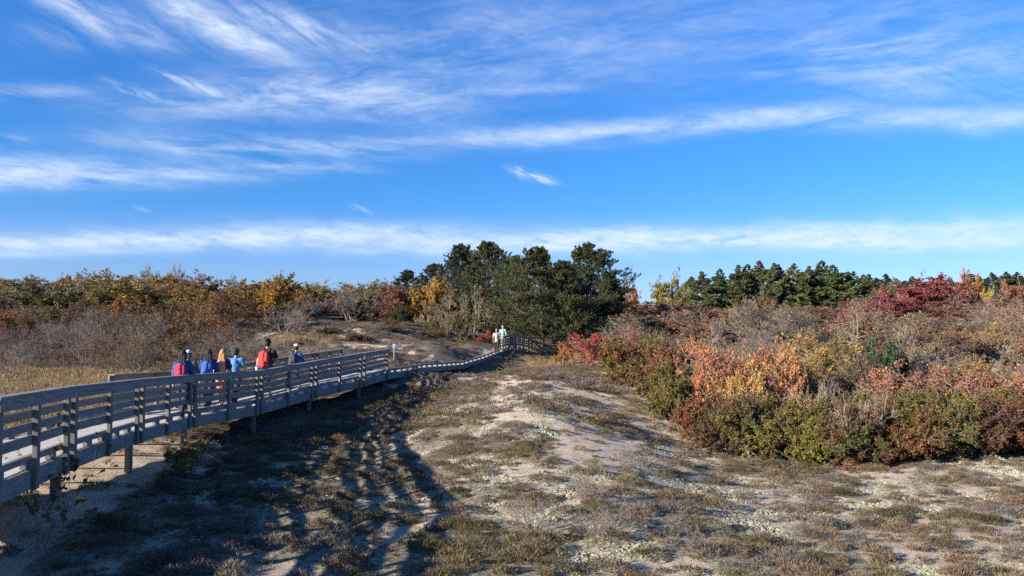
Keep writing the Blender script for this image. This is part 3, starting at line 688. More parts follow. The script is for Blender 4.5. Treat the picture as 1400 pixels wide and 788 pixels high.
# --- single plants one can point at.  kind, name, px, top, d, width px, leaf colour, twig colour, label
ONE = [
 ('far_leafy', 'autumn_tree', 915, 372, 78, 62, (.23, .20, .05), MAUVE, 'tall yellow green tree with orange tip right of the pines'),
 ('far_leafy', 'autumn_tree', 863, 384, 96, 34, OR_, GREY, 'small orange tree peeking above the thicket right of the pines'),
 ('far_leafy', 'autumn_shrub', 1000, 420, 88, 60, (.40, .29, .05), GREY, 'yellow shrub at the left foot of the skyline pines'),
 ('far_leafy', 'autumn_shrub', 1028, 411, 90, 56, (.42, .19, .05), GREY, 'bright orange shrub at the foot of the skyline pines'),
 ('far_leafy', 'autumn_shrub', 1054, 404, 88, 48, (.17, .085, .04), DK_, 'round brown shrub before the skyline pines'),
 ('far_leafy', 'autumn_shrub', 1106, 420, 82, 80, (.13, .06, .045), DK_, 'wide dark russet shrub before the skyline pines'),
 ('far_leafy', 'autumn_tree', 1262, 380, 84, 130, CRIM, GREY, 'large crimson tree near the right skyline'),
 ('far_leafy', 'autumn_tree', 1215, 400, 74, 90, (.22, .045, .055), GREY, 'crimson tree spreading low left of the largest crimson one'),
 ('far_leafy', 'autumn_tree', 1172, 418, 72, 80, (.18, .065, .06), GREY, 'crimson brown tree before the right end of the skyline pines'),
 ('far_leafy', 'autumn_tree', 1300, 418, 72, 90, (.22, .07, .06), GREY, 'wine red tree below the tall orange skyline tree'),
 ('far_leafy', 'autumn_tree', 1215, 383, 98, 44, (.10, .12, .035), GREY, 'green crowned tree left of the large crimson tree'),
 ('far_leafy', 'autumn_tree', 1316, 370, 92, 44, (.42, .21, .05), GREY, 'tall orange tree on the right skyline'),
 ('far_leafy', 'autumn_tree', 1358, 393, 90, 32, (.36, .31, .05), GREY, 'small bright yellow tree right of the tall orange tree'),
 ('far_leafy', 'autumn_tree', 1380, 383, 94, 50, (.30, .13, .08), GREY, 'pinkish brown tree near the right frame on the skyline'),
 ('far_leafy', 'green_shrub', 1340, 412, 82, 50, (.07, .085, .045), GREY, 'dull green shrub below the small yellow tree'),
 ('tree_sparse', 'bare_tree', 1165, 408, 42, 110, TAN, (.19, .17, .15), 'pale crooked trunked tree with few tan leaves in mid thicket'),
 ('tree_sparse', 'bare_tree', 1352, 428, 36, 150, (.28, .15, .08), (.17, .155, .135), 'pale trunked tree with sparse red leaves near the right frame'),
 ('tree_sparse', 'bare_tree', 1275, 428, 34, 140, (.26, .20, .08), (.18, .16, .14), 'tan leaved tree with grey limbs between the two pale trunked trees'),
 ('tree_sparse', 'bare_tree', 965, 440, 46, 60, MAUVE, (.34, .31, .28), 'thin grey limbed tree left of the bright green young pine'),
 ('small_pine', 'young_pine', 1068, 452, 40, 50, (.05, .10, .04), GREY, 'bright green young pine alone amid the grey thicket'),
 ('small_pine', 'young_pine', 884, 434, 50, 46, (.035, .045, .03), PALE, 'dark young pine with bare pale limbs right of the pine clump'),
 ('bayberry', 'juniper_bush', 1190, 464, 25, 84, (.04, .075, .03), GREY, 'dark green juniper above the right thicket front'),
 ('bayberry', 'juniper_bush', 1227, 478, 26, 44, (.10, .10, .04), GREY, 'olive bush hard against the right of the dark juniper'),
 ('leafy', 'autumn_shrub', 815, 452, 42, 108, RED, GREY, 'large brick red shrub on the dune crest right of the pines'),
 ('leafy', 'autumn_shrub', 772, 464, 46, 36, (.45, .17, .04), GREY, 'small vivid orange shrub at the left of the brick red shrub'),
 ('leafy', 'autumn_shrub', 862, 455, 40, 70, (.19, .07, .05), MAUVE, 'dull wine brown shrub at the right of the brick red shrub'),
 ('sapling', 'autumn_tree', 985, 466, 22.2, 125, (.38, .15, .075), PALE, 'salmon orange sapling clump at the left of the thicket front'),
 ('sapling', 'autumn_tree', 1045, 464, 21.6, 125, (.38, .17, .06), PALE, 'orange and gold sapling clump beside the salmon one'),
 ('sapling', 'autumn_tree', 1010, 500, 20.8, 90, (.44, .27, .07), PALE, 'golden leaved sapling standing before the salmon orange one'),
 ('sapling', 'autumn_tree', 1090, 478, 23, 70, (.40, .27, .07), GREY, 'yellow gold sapling at the right of the orange clump'),
 ('sparse', 'autumn_shrub', 1110, 520, 18.8, 60, (.30, .20, .08), PALE, 'twiggy pale shrub with tan leaves before the gold sapling'),
 ('bare', 'bare_shrub', 1178, 545, 17.2, 80, TAN, (.34, .31, .28), 'grey leafless shrub leaning in a gap of the front bushes'),
 ('sapling', 'autumn_tree', 1256, 500, 20.2, 170, (.30, .13, .08), (.36, .33, .30), 'pinkish red leaved small tree over the right front bushes'),
 ('sapling', 'autumn_tree', 1350, 504, 19.8, 170, (.30, .125, .075), (.38, .35, .31), 'rosy leaved grey twigged tree nearest the right frame'),
 ('leafy', 'autumn_shrub', 1396, 500, 20, 40, (.45, .22, .05), GREY, 'gold orange shrub cut by the right frame edge'),
 ('leafy', 'autumn_shrub', 905, 462, 34, 70, (.24, .20, .055), GREY, 'yellow olive shrub above the left end of the front bushes'),
 ('leafy', 'autumn_shrub', 945, 464, 30, 72, (.30, .24, .06), GREY, 'mustard yellow shrub left of the salmon sapling'),
 ('far_leafy', 'autumn_shrub', 1112, 440, 62, 60, (.34, .08, .09), GREY, 'rose red shrub in the thicket below the skyline pines'),
 ('bayberry', 'thicket_shrub', 874, 492, 36, 46, (.15, .13, .04), GREY, 'small mustard olive bush just right of the brick red shrub, at the thicket corner'),
 ('bayberry', 'thicket_shrub', 900, 488, 31, 62, (.16, .125, .035), GREY, 'broad olive gold bush filling the left corner of the right thicket'),
 ('bayberry', 'thicket_shrub', 925, 488, 27.5, 78, (.17, .12, .035), GREY, 'olive gold bush left of the salmon sapling clump'),
 ('leafy', 'thicket_shrub', 915, 472, 34, 60, (.20, .16, .05), GREY, 'yellowish shrub above the olive gold bushes of the thicket corner'),
 ('bayberry', 'thicket_shrub', 955, 532, 22.3, 60, (.15, .11, .035), GREY, 'brownish olive bush at the foot of the salmon sapling'),
 # left side
 ('far_leafy', 'autumn_tree', 392, 386, 66, 84, (.42, .24, .04), DK_, 'large golden orange tree on the left slope'),
 ('leafy', 'autumn_shrub', 342, 402, 66, 50, (.36, .27, .04), DK_, 'yellow shrub tucked left of the large golden orange tree'),
 ('leafy', 'autumn_shrub', 62, 411, 62, 56, (.22, .22, .04), DK_, 'yellow green bush above the grey thicket at far left'),
 ('tree_feathery', 'pale_tree', 205, 366, 88, 46, (.21, .20, .11), GREY, 'feathery grey green tree at left on the left skyline'),
 ('tree_feathery', 'pale_tree', 242, 365, 88, 40, (.20, .19, .11), GREY, 'feathery grey green tree with pointed top above the left skyline'),
 ('tree_feathery', 'pale_tree', 322, 378, 86, 50, (.21, .19, .11), GREY, 'feathery olive grey tree left of the golden orange tree'),
 ('tree_feathery', 'pale_tree', 424, 390, 84, 36, (.21, .19, .10), GREY, 'feathery pale tree just right of the golden orange tree'),
 ('far_leafy', 'autumn_tree', 96, 372, 86, 90, (.28, .18, .055), GREY, 'broad orange brown tree capping the far left skyline'),
 ('far_leafy', 'autumn_tree', 30, 378, 88, 90, (.25, .17, .06), GREY, 'orange brown tree at the far left frame edge'),
 ('far_leafy', 'autumn_tree', 262, 386, 80, 70, (.25, .12, .05), GREY, 'reddish brown tree below the feathery skyline trees'),
 ('far_bare', 'bare_shrub', 480, 396, 66, 100, BRN, (.19, .165, .155), 'wide grey leafless mound above the dune slope'),
 ('leafy', 'green_bush', 546, 416, 60, 46, (.075, .075, .022), DK_, 'dark olive bush on the dune brow throwing a shadow'),
 ('far_leafy', 'autumn_tree', 533, 386, 66, 52, (.24, .10, .05), GREY, 'rusty tree behind the dark olive bush'),
 ('far_leafy', 'autumn_tree', 584, 381, 66, 58, (.40, .24, .05), GREY, 'golden tree left of the pine clump'),
 ('tree_sparse', 'bare_tree', 612, 388, 60, 80, (.24, .16, .07), (.17, .145, .125), 'brown leaved tree with grey limbs left of the pines'),
 ('tree_sparse', 'bare_tree', 648, 392, 58, 66, (.22, .16, .07), (.30, .27, .24), 'pale trunked thin tree against the left of the pines'),
 ('tree_sparse', 'bare_tree', 590, 405, 58, 70, (.23, .15, .06), (.15, .13, .11), 'low brown tree below the golden tree by the pines'),
 ('leafy', 'autumn_shrub', 632, 425, 55, 70, (.17, .13, .06), GREY, 'tan brown shrub in front of the trees left of the pines'),
 ('leafy', 'autumn_shrub', 664, 452, 53.5, 26, (.30, .07, .04), DK_, 'small deep red shrub directly left of the distant couple'),
 ('leafy', 'autumn_shrub', 600, 434, 57, 60, (.13, .10, .05), DK_, 'shaded twiggy shrub at the left foot of the pine side thicket'),
 ('sparse', 'autumn_shrub', 742, 462, 53, 44, (.14, .12, .04), GREY, 'low olive shrub by the far end of the boardwalk railing'),
 ('leafy', 'autumn_shrub', 412, 452, 50, 30, (.28, .15, .11), MAUVE, 'pale pinkish low shrub on the dune above the red backpack'),
 ('bare', 'bare_shrub', 885, 468, 36, 70, MAUVE, MAUVE, 'mauve grey leafless shrub behind the left front bushes'),
]
for key, nm, px, top, d, w, col, tw, lab in ONE:
    plant_at(key, nm, px, top, d, w, col, lab, 'tree' if 'tree' in nm else 'shrub', twig=tw)

# --- the belt of low bushes along the thicket's front edge
belt = []
fx = [(852, 517, 36.5), (880, 540, 29), (905, 562, 24.5), (930, 585, 21.8), (965, 603, 19.3), (1000, 616, 18.2), (1040, 626, 17.4), (1080, 630, 17.0), (1110, 632, 16.8), (1150, 638, 16.4), (1190, 642, 16.2), (1235, 640, 16.3), (1280, 636, 16.4), (1325, 634, 16.5), (1370, 632, 16.6), (1410, 632, 16.6)]
cols = [(.14, .12, .035), (.16, .12, .035), (.15, .08, .03), (.13, .115, .03), (.17, .07, .035), (.115, .07, .03), (.12, .095, .03), (.17, .17, .03), (.11, .08, .03), (.085, .10, .028), (.15, .075, .035), (.13, .08, .03), (.11, .105, .03), (.12, .06, .035), (.15, .075, .035), (.22, .08, .03)]
cname = ['olive', 'mustard brown', 'russet', 'deep olive', 'reddish', 'dark brown', 'olive brown', 'bright yellow green', 'brown', 'dark green', 'rusty', 'dull rust', 'mossy green', 'dark wine brown', 'russet brown', 'orange red']
hs = [1.3, 1.3, 1.35, 1.4, 1.3, 1.25, 1.3, .95, 1.2, 1.05, 1.3, 1.3, 1.35, 1.3, 1.25, 1.2]
for i, ((px, py, d), c, cn, h) in enumerate(zip(fx, cols, cname, hs)):
    p = at(px, py, d+.9)
    plant('bayberry', 'bayberry_bush', p.x, p.y, h, 2.3 if d < 25 else 3.0, c, label='%s rounded bush, %s from the left along the thicket front' % (cn, ORD[i]), cat='shrub', group='rounded bushes along the front of the right thicket')
# second and third rows of the belt
k_ = 0
for row, (dd, hh) in enumerate(((2.0, 1.35), (3.6, 1.6))):
    xs = np.linspace(885, 1405, 15-row)
    for i, px in enumerate(xs):
        if row == 1 and (935 < px < 1135 or 1195 < px < 1410): continue
        d0 = np.interp(px, [f[0] for f in fx], [f[2] for f in fx])
        d = d0+dd+random.uniform(-.3, .5); X_ = (px+random.uniform(-10, 10)-700)/1000*d
        c = random.choice([OLIVE, (.15, .12, .035), (.15, .08, .03), (.11, .08, .03), (.13, .11, .03), (.17, .08, .04)] if px < 960 or row == 0 else [(.19, .09, .03), (.13, .09, .03), (.20, .15, .05), (.24, .11, .05)])
        key = 'bayberry' if row == 0 or px < 950 else random.choice(['leafy', 'sparse', 'bare'])
        hx = hh*random.uniform(.85, 1.05)*(1.4 if px < 930 else 1)
        plant(key, 'bayberry_bush' if key == 'bayberry' else 'thicket_shrub', X_, d, hx, 2.5 if d < 26 else 3.2, c,
              label=('%s from the left in the %s row of bushes behind the thicket front' % (ORD[i], ('second', 'third')[row])), cat='shrub', group=('second', 'third')[row]+' row of bushes behind the thicket front')

# --- thicket filling the slopes
placed = []
def hides(px, dd, h, xx):
    py = 440-1000*(tz(xx, dd)+h-CZ)/dd
    for e in ONE:
        if abs(px-e[2]) < e[5]*.5 and e[4]-26 < dd < e[4]+.5:
            x0 = (e[2]-700)/1000*e[4]; base = 440-1000*(tz(x0, e[4])-CZ)/e[4]
            if py < e[3]+(.4 if e[2] > 560 else .12 if e[4] > 76 else .3)*(base-e[3]): return True
    return False
def fill(reg, dr, pxr, spacing, hfun, pal, keys, label, group, name='thicket_shrub', wmul=1.45, avoid=()):
    d = dr[0]; n = 0
    while d < dr[1]:
        s = spacing*(1+.006*(d-20))
        x = (pxr(d)[0]-700)/1000*d; x1 = (pxr(d)[1]-700)/1000*d
        while x < x1:
            xx = x+random.uniform(-.3, .3)*s; dd = d+random.uniform(-.35, .35)*s
            x += s
            px = 700+xx/dd*1000
            if any(a[0] < px < a[1] and a[2] < dd < a[3] for a in avoid): continue
            h = hfun(dd, px)*random.uniform(.82, 1.12)
            if hides(px, dd, h, xx): continue
            t = fbm(np.array([xx+100.]), np.array([dd+30.]), 9, 2, 5)[0]+random.uniform(-.14, .14)
            idx = int(min(max((t-.25)/.5, 0), .999)*len(pal)); c, tw = pal[idx]
            key = keys[idx % len(keys)]
            w = s*wmul*random.uniform(.85, 1.2)
            f = random.uniform(.85, 1.15)
            plant(key, name, xx, dd, h, w, tuple(q*f for q in c), twig=tw, label=label, cat='shrub', group=group); n += 1
        d += s*.85
    return n
cnt = {}
G2 = (.175, .15, .135); G3 = (.14, .12, .105)
# left: grey leafless front, then brown, then the autumn canopy
cnt['L1'] = fill('L', (38.5, 46), lambda d: (-30, 345 if d < 43 else 400), 1.9, lambda d, px: (1.75+.25*(d-38)/5)*random.choice((.8, 1, 1.15)), [((.14, .08, .045), G3), (BRN, G2), ((.17, .12, .06), G3), ((.16, .08, .045), G3), (BRN, G2)], ['sparse', 'bare', 'leafy', 'sparse', 'bare'],
     'grey leafless twiggy shrub in the low thicket beyond the tan meadow', 'grey leafless shrubs beyond the meadow', avoid=((345, 420, 40, 60),))
cnt['L5'] = fill('L', (33, 38), lambda d: (215, 440 if d < 36 else 400), 1.9, lambda d, px: random.uniform(.9, 1.5), [((.17, .10, .06), G2), (BRN, G2), ((.17, .13, .09), G3)], ['bare', 'bare', 'sparse'],
     'grey twiggy shrub crowding close behind the walkers on the boardwalk', 'twiggy shrubs close behind the walkers')
cnt['D'] = fill('L', (43, 60), lambda d: (np.interp(d, [43, 60], [420, 450]), np.interp(d, [43, 60], [600, 640])), 3.6, lambda d, px: random.uniform(.25, .6), [((.15, .10, .06), G2), ((.12, .10, .05), G3), (BRN, G2)], ['bayberry', 'sparse', 'bayberry'],
     'low brown tuft of scrub on the sandy rise beyond the boardwalk', 'low scrub on the sandy rise', wmul=.42)
cnt['L4'] = fill('L', (94, 104), lambda d: (-30, 560), 4.2, lambda d, px: random.uniform(2.4, 3.4), [((.22, .15, .05), G3), (GOL, GREY), ((.19, .17, .07), GREY)], ['far_leafy'],
     'dull olive tree crown filling a gap on the left skyline', 'tree crowns along the left skyline')
cnt['L0'] = fill('L', (34.5, 38), lambda d: (-30, 200), 2.6, lambda d, px: random.uniform(.35, .9), [((.17, .10, .06), G2), ((.2, .15, .1), G3), (BRN, G2)], ['bare', 'sparse', 'bare'],
     'low grey twiggy shrub scattered along the far edge of the tan meadow', 'low shrubs at the edge of the meadow', wmul=.75)
cnt['L2'] = fill('L', (48, 60), lambda d: (-30, 400 if d < 54 else 470), 2.5, lambda d, px: random.uniform(2.0, 3.0), [((.14, .075, .04), DK_), ((.17, .075, .04), G3), (BRN, G2), ((.13, .08, .04), DK_), ((.26, .13, .045), G3)], ['leafy', 'sparse', 'bare', 'leafy', 'leafy'],
     'dark rusty brown shrub on the left slope above the grey leafless thicket', 'rusty shrubs on the left slope')
cnt['L3'] = fill('L', (62, 90), lambda d: (-30, 470 if d < 68 else 540), 3.6, lambda d, px: random.uniform(3.0, 4.3) if px < 340 else random.uniform(2.5, 3.6), [((.27, .17, .05), G3), (GOL, GREY), ((.19, .17, .07), GREY), ((.17, .13, .07), G2), ((.29, .20, .05), GREY), ((.22, .12, .05), GREY)], ['far_leafy', 'far_leafy', 'far_leafy', 'far_bare', 'far_leafy', 'far_leafy'],
     'mixed olive and orange brown shrub crowding the upper left slope', 'autumn shrubs on the upper left slope')
# right: behind the front belt
cnt['R1'] = fill('R', (24, 40), lambda d: (np.interp(d, [24, 30, 36, 40], [1010, 975, 940, 905]), 1430), 2.4, lambda d, px: random.uniform(1.6, 2.5), [((.24, .13, .07), G2), (MAUVE, G2), ((.22, .17, .07), GREY), (BRN, MAUVE), ((.26, .19, .07), G2), ((.17, .11, .07), G3)], ['sparse', 'sparse', 'sparse', 'bare', 'leafy', 'leafy'],
     'twiggy brown shrub in the middle of the right thicket', 'brown shrubs in the middle of the right thicket',
     avoid=((1125, 1205, 33, 45), (1305, 1400, 29, 38), (1040, 1100, 30, 42), (1225, 1320, 30, 36)))
cnt['R2'] = fill('R', (42, 66), lambda d: (np.interp(d, [42, 52, 58, 66], [880, 850, 870, 870]), 1430), 3.3, lambda d, px: random.uniform(1.9, 3.0), [(MAUVE, MAUVE), ((.22, .14, .11), G2), ((.24, .17, .08), GREY), (BRN, MAUVE), ((.22, .12, .08), G2), ((.21, .17, .08), G3)], ['far_bare', 'far_bare', 'far_leafy', 'far_bare', 'far_leafy', 'far_bare'],
     'mauve grey shrub with sparse leaves on the right slope', 'mauve grey shrubs on the right slope')
cnt['R3'] = fill('R', (69, 100), lambda d: (862, 1430), 4.6, lambda d, px: random.uniform(1.8, 2.6) if px < 1180 else random.uniform(2.4, 3.8), [(MAUVE, MAUVE), ((.20, .13, .09), G2), ((.24, .12, .08), GREY), ((.16, .10, .07), MAUVE), ((.22, .18, .08), G2), ((.19, .09, .065), G3)], ['far_bare', 'far_bare', 'far_leafy', 'far_leafy', 'far_leafy', 'far_leafy'],
     'russet or mauve shrub high on the right slope below the skyline', 'shrubs high on the right slope')
cnt['R4'] = fill('R', (114, 124), lambda d: (868, 1430), 6.5, lambda d, px: 3.6 if px > 1200 else 2.0, [((.12, .12, .05), GREY), ((.24, .12, .06), G2), ((.14, .12, .06), GREY), ((.27, .17, .06), G2)], ['far_leafy'],
     'dull tree crown along the right skyline between the pines', 'tree crowns on the right skyline')
cnt['M'] = fill('M', (72, 84), lambda d: (500, 860), 4.5, lambda d, px: 3.2, [((.16, .10, .05), GREY), ((.12, .11, .05), GREY)], ['far_leafy'],
     'brown tree crown seen between the trunks behind the pine clump', 'undergrowth behind the pine clump')
print('fill', cnt)

# --- single small plants near the viewer
p = at(262, 636, 15.3)
for i, (px, d, h, w, lab) in enumerate(((262, 14.3, .80, 1.35, 'leafy golden brown bush under the boardwalk beside the lit sand'),)):
    q = at(px, 600, d); plant('leafy', 'dune_bush', q.x, q.y, h, w, (.26, .19, .06), twig=DK_, v=1, label=lab, cat='shrub', sink=.02)
for px, d, h, w, lab in ((725, 9.6, .62, .95, 'thin grey leafless bush at the bottom, left of centre of the lit slope'), (830, 9.3, .60, .9, 'grey leafless bush at the bottom, right of the thin leafless one'),
                         (805, 10.8, .5, .8, 'small leafless bush behind the two bottom ones'), (868, 14.2, .45, 1.4, 'wide low mound of grey bare twigs on the lit slope'),
                         (20, 8.9, .6, .9, 'dark bare twiggy bush below the near end of the railing')):
    q = at(px, 700, d); plant('bare', 'leafless_bush', q.x, q.y, h, w, BRN, twig=(.24, .21, .19), label=lab, cat='shrub', sink=.02)
def vine(px, d, top, seed, label):
    r_ = np.random.default_rng(seed); q = at(px, 600, d); z = tz(q.x, q.y); H = top
    t = empty('climbing_vine', (q.x, q.y, z-.02)); tag(t, label, 'vine')
    segs, last = grow(r_, 4, H*.8, .006, 3, (4, 3), .5, .5, .12, .25, K=4, tilt=.5, base=.15)
    V, F_ = seg_mesh(segs, 3, .002); o = link('stems', mk_mesh('vine_stems', V, F_, BARK), t); o.color = (*DK_, 1)
    pts = last[0].reshape(-1, 3); pts = pts[r_.random(len(pts)) < .5]+r_.normal(size=(1, 3))*.0
    VL, FL = leaf_quads(r_, pts, .075, .3)
    o = link('foliage', mk_mesh('vine_leaves', VL, FL, LEAF, tint=np.repeat(.7+.5*r_.random((len(pts), 3)), 4, 0)), t); o.color = (.13, .10, .035, 1)
vine(45, 9.0, .75, 1, 'low leafy vine at the foot of the near railing')
vine(92, 10.3, .95, 2, 'tall leafy vine climbing the outer side of the near railing')

# ------------------------------------------------------------------ boardwalk
bw = empty('boardwalk', (DK[6].x, DK[6].y, 0))
tag(bw, 'long weathered grey timber boardwalk with slatted railings crossing the dune', 'boardwalk')
ORIG = Vector(bw.location)
def rel(p): return Vector((p[0]-ORIG.x, p[1]-ORIG.y, p[2]))
def side_n(a, b):      # unit normal pointing to the walk's right (outer) side
    d = b-a; return Vector((d.y, -d.x, 0)).normalized()
# deck boards
dk = Boards()
for i in range(len(DK)-1):
    a, b, c, d = DK[i], DK[i+1], DL[i], DL[i+1]
    L = ((a-b).length+(c-d).length)/2; n = max(1, round(L/.145))
    for k in range(n):
        t0 = (k+.02)/n; t1 = (k+.97)/n
        p0 = rel(a.lerp(b, t0)); p1 = rel(a.lerp(b, t1)); q0 = rel(c.lerp(d, t0)); q1 = rel(c.lerp(d, t1))
        j = random.uniform(-.0015, .0015); ins = .03; e = (p0-q0).normalized()*ins
        p0 -= e; p1 -= e; q0 += e; q1 += e
        dz = Vector((0, 0, .038)); z_ = Vector((0, 0, j))
        dk.hexa([p0-dz+z_, p1-dz+z_, p1+z_, p0+z_, q0-dz+z_, q1-dz+z_, q1+z_, q0+z_], 1.8, .14)
o = dk.build('deck', DECK, bw, bevel=.003)
# joists under the deck
js = Boards()
for i in range(len(DK)-1):
    for w_ in (.25, .5, .75):
        a = rel(DK[i].lerp(DL[i], w_)); b = rel(DK[i+1].lerp(DL[i+1], w_)); z_ = Vector((0, 0, -.135))
        js.board(a+z_, b+z_, .045, .19)
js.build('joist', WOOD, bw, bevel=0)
# fascia, kerb and kerb blocks along both sides
for pts, sgn, nm in ((DK, 1, 'r'), (DL, -1, 'l')):
    for i in range(len(pts)-1):
        a, b = pts[i], pts[i+1]; n = side_n(a, b)*sgn
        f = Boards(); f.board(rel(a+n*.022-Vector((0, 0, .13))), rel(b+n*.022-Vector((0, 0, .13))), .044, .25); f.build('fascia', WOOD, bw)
        kz = Vector((0, 0, .125)); inn = -n*.035
        kb = Boards(); kb.board(rel(a+inn+kz), rel(b+inn+kz), .07, .088)
        ko = kb.build('kerb', WOOD, bw)
        L = (b-a).length; nb = max(1, round(L/.78))
        for k in range(nb):
            bl = Boards()
            t0 = (k+.5)/nb-.12/L; t1 = (k+.5)/nb+.12/L
            bl.board(rel(a.lerp(b, t0)+inn+Vector((0, 0, .0415))), rel(a.lerp(b, t1)+inn+Vector((0, 0, .0415))), .068, .076)
            bl.build('kerb_block', WOOD, ko, bevel=0)
# railings
def rail_section(a, b, sgn, mids=1):
    """a, b: top corners at the joints"""
    n = side_n(a, b)*sgn; L = (b-a).length; d = (b-a)/L
    root = bpy.data.objects.new('railing', None); COL.objects.link(root); root.parent = bw
    g_ = .008
    a2 = a+d*g_; b2 = b-d*g_
    h = Boards(); h.board(rel(a2+n*.052-Vector((0, 0, .095))), rel(b2+n*.052-Vector((0, 0, .095))), .038, .14)
    h.board(rel(a2-n*.0-Vector((0, 0, .019))), rel(b2-n*.0-Vector((0, 0, .019))), .15, .038)
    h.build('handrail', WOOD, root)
    for dz, hh in ((.285, .095), (.45, .095), (.625, .12)):
        s = Boards(); o_ = -n*(.033+.012)
        s.board(rel(a2+o_-Vector((0, 0, dz))), rel(b2+o_-Vector((0, 0, dz))), .028, hh); s.build('slat', WOOD, root)
    ang = math.atan2(d.y, d.x)
    ts = [.085/L+.03]+[(k+1)/(mids+1) for k in range(mids)]+[1-.085/L-.03]
    for t in ts:
        p = a.lerp(b, t); q = p+n*.002
        s = Boards(); s.post(rel(q)[:2], p.z-.042, p.z-.99, .088, .062, ang) if False else s.post(rel(q)[:2], p.z-1.0, p.z-.042, .088, .062, ang)
        s.build('post', WOOD, root)
        s = Boards(); q2 = p+n*(.022+.044+.0215+.003)
    return root
def rail_section2(a, b, sgn, mids=1):
    n = side_n(a, b)*sgn; L = (b-a).length; d = (b-a)/L
    root = bpy.data.objects.new('railing', None); COL.objects.link(root); root.parent = bw
    U = Vector((0, 0, 1)); a2 = a+d*.012; b2 = b-d*.012
    # posts stand outside the fascia, slats run along their inner side
    pc = .044+.032                      # post centre outwards
    h = Boards(); h.board(rel(a2+n*(pc+.032+.0195)-U*.105), rel(b2+n*(pc+.032+.0195)-U*.105), .038, .14)
    h.board(rel(a2+n*(pc-.012)-U*.0175), rel(b2+n*(pc-.012)-U*.0175), .175, .035)
    h.build('handrail', WOOD, root)
    for dz, hh in ((.285, .11), (.45, .11), (.625, .13)):
        s = Boards(); off = pc-.032-.0145
        s.board(rel(a2+n*off-U*dz), rel(b2+n*off-U*dz), .028, hh); s.build('slat', WOOD, root)
    ang = math.atan2(d.y, d.x)
    e = .15/L
    for t in [e]+[(k+1)/(mids+1) for k in range(mids)]+[1-e]:
        p = a.lerp(b, t)+n*pc
        s = Boards(); s.post(rel(p)[:2], p.z-1.262, p.z-.038, .105, .064, ang); s.build('post', POSTW, root)
    return root
for i in range(len(RIGHT)-1):
    L = (RIGHT[i+1]-RIGHT[i]).length
    last = i == len(RIGHT)-2
    rail_section2(RIGHT[i], RIGHT[i+1], 1, 0 if last else (2 if i in (5, 4) and False else 1))
LT = offset_left(RIGHT+[Vector((p.x, p.y, p.z+.83)) for p in KERB[1:2]], WIDTH)[:len(RIGHT)]
i0 = len(near)+2
LTs = LT[i0+1:]
for a, b in zip(LTs[:-1], LTs[1:]): rail_section2(a, b, -1, 1)
for a, b in zip(FAR[:-1], FAR[1:]): rail_section2(a, b, 1, 1)
# support posts down to the sand
def support(p, n, ztop):
    q = p+n*0; zg = tz(q.x, q.y)-.25
    if ztop-zg < .1: return
    s = Boards(); s.post(rel(q)[:2], zg, ztop, .105, .105, random.uniform(-.1, .1)); s.build('support_post', POSTW, bw)
for i in range(2, len(DK)):
    a = DK[i]; b = DK[max(i-1, 0)]; n = side_n(b, a)
    support(a-n*.10, n, a.z-.045); c = DL[i]; support(c+n*.10, n, c.z-.045)
    if i < len(DK)-1 and (DK[i+1]-a).length > 2.6:
        m1 = a.lerp(DK[i+1], .5); m2 = c.lerp(DL[i+1], .5); n = side_n(a, DK[i+1]); support(m2+n*.10, n, m2.z-.045)

# ------------------------------------------------------------------ small sign by the path
sp_ = at(538.5, 495, 36.5); sz = tz(sp_.x, sp_.y)
sg = empty('trail_sign', (sp_.x-.0, sp_.y, sz), .1); tag(sg, 'small white trail sign on a thin post beside the far boardwalk', 'sign')
pz = at(538.5, 470.5, 36.5).z-sz
s = Boards(); s.post((0, 0), -.2, pz-.02, .04, .04, 0); s.build('post', plain_mat('sign_post', (.42, .36, .26)), sg)
s = Boards(); s.post((0, -.03), pz-.22, pz, .12, .012, 0); s.build('sign_panel', plain_mat('sign_white', (.5, .52, .55), .5, .1), sg)
s = Boards()
for x0, z0, x1, z1 in ((-.025, -.18, 0, -.11), (.025, -.18, 0, -.11), (0, -.12, 0, -.06)):
    s.board((x0, -.0385, pz+z0), (x1, -.0385, pz+z1), .003, .016, shear=False)
s.build('sign_mark', plain_mat('sign_black', (.03, .03, .03), .5, .1), sg, bevel=0)

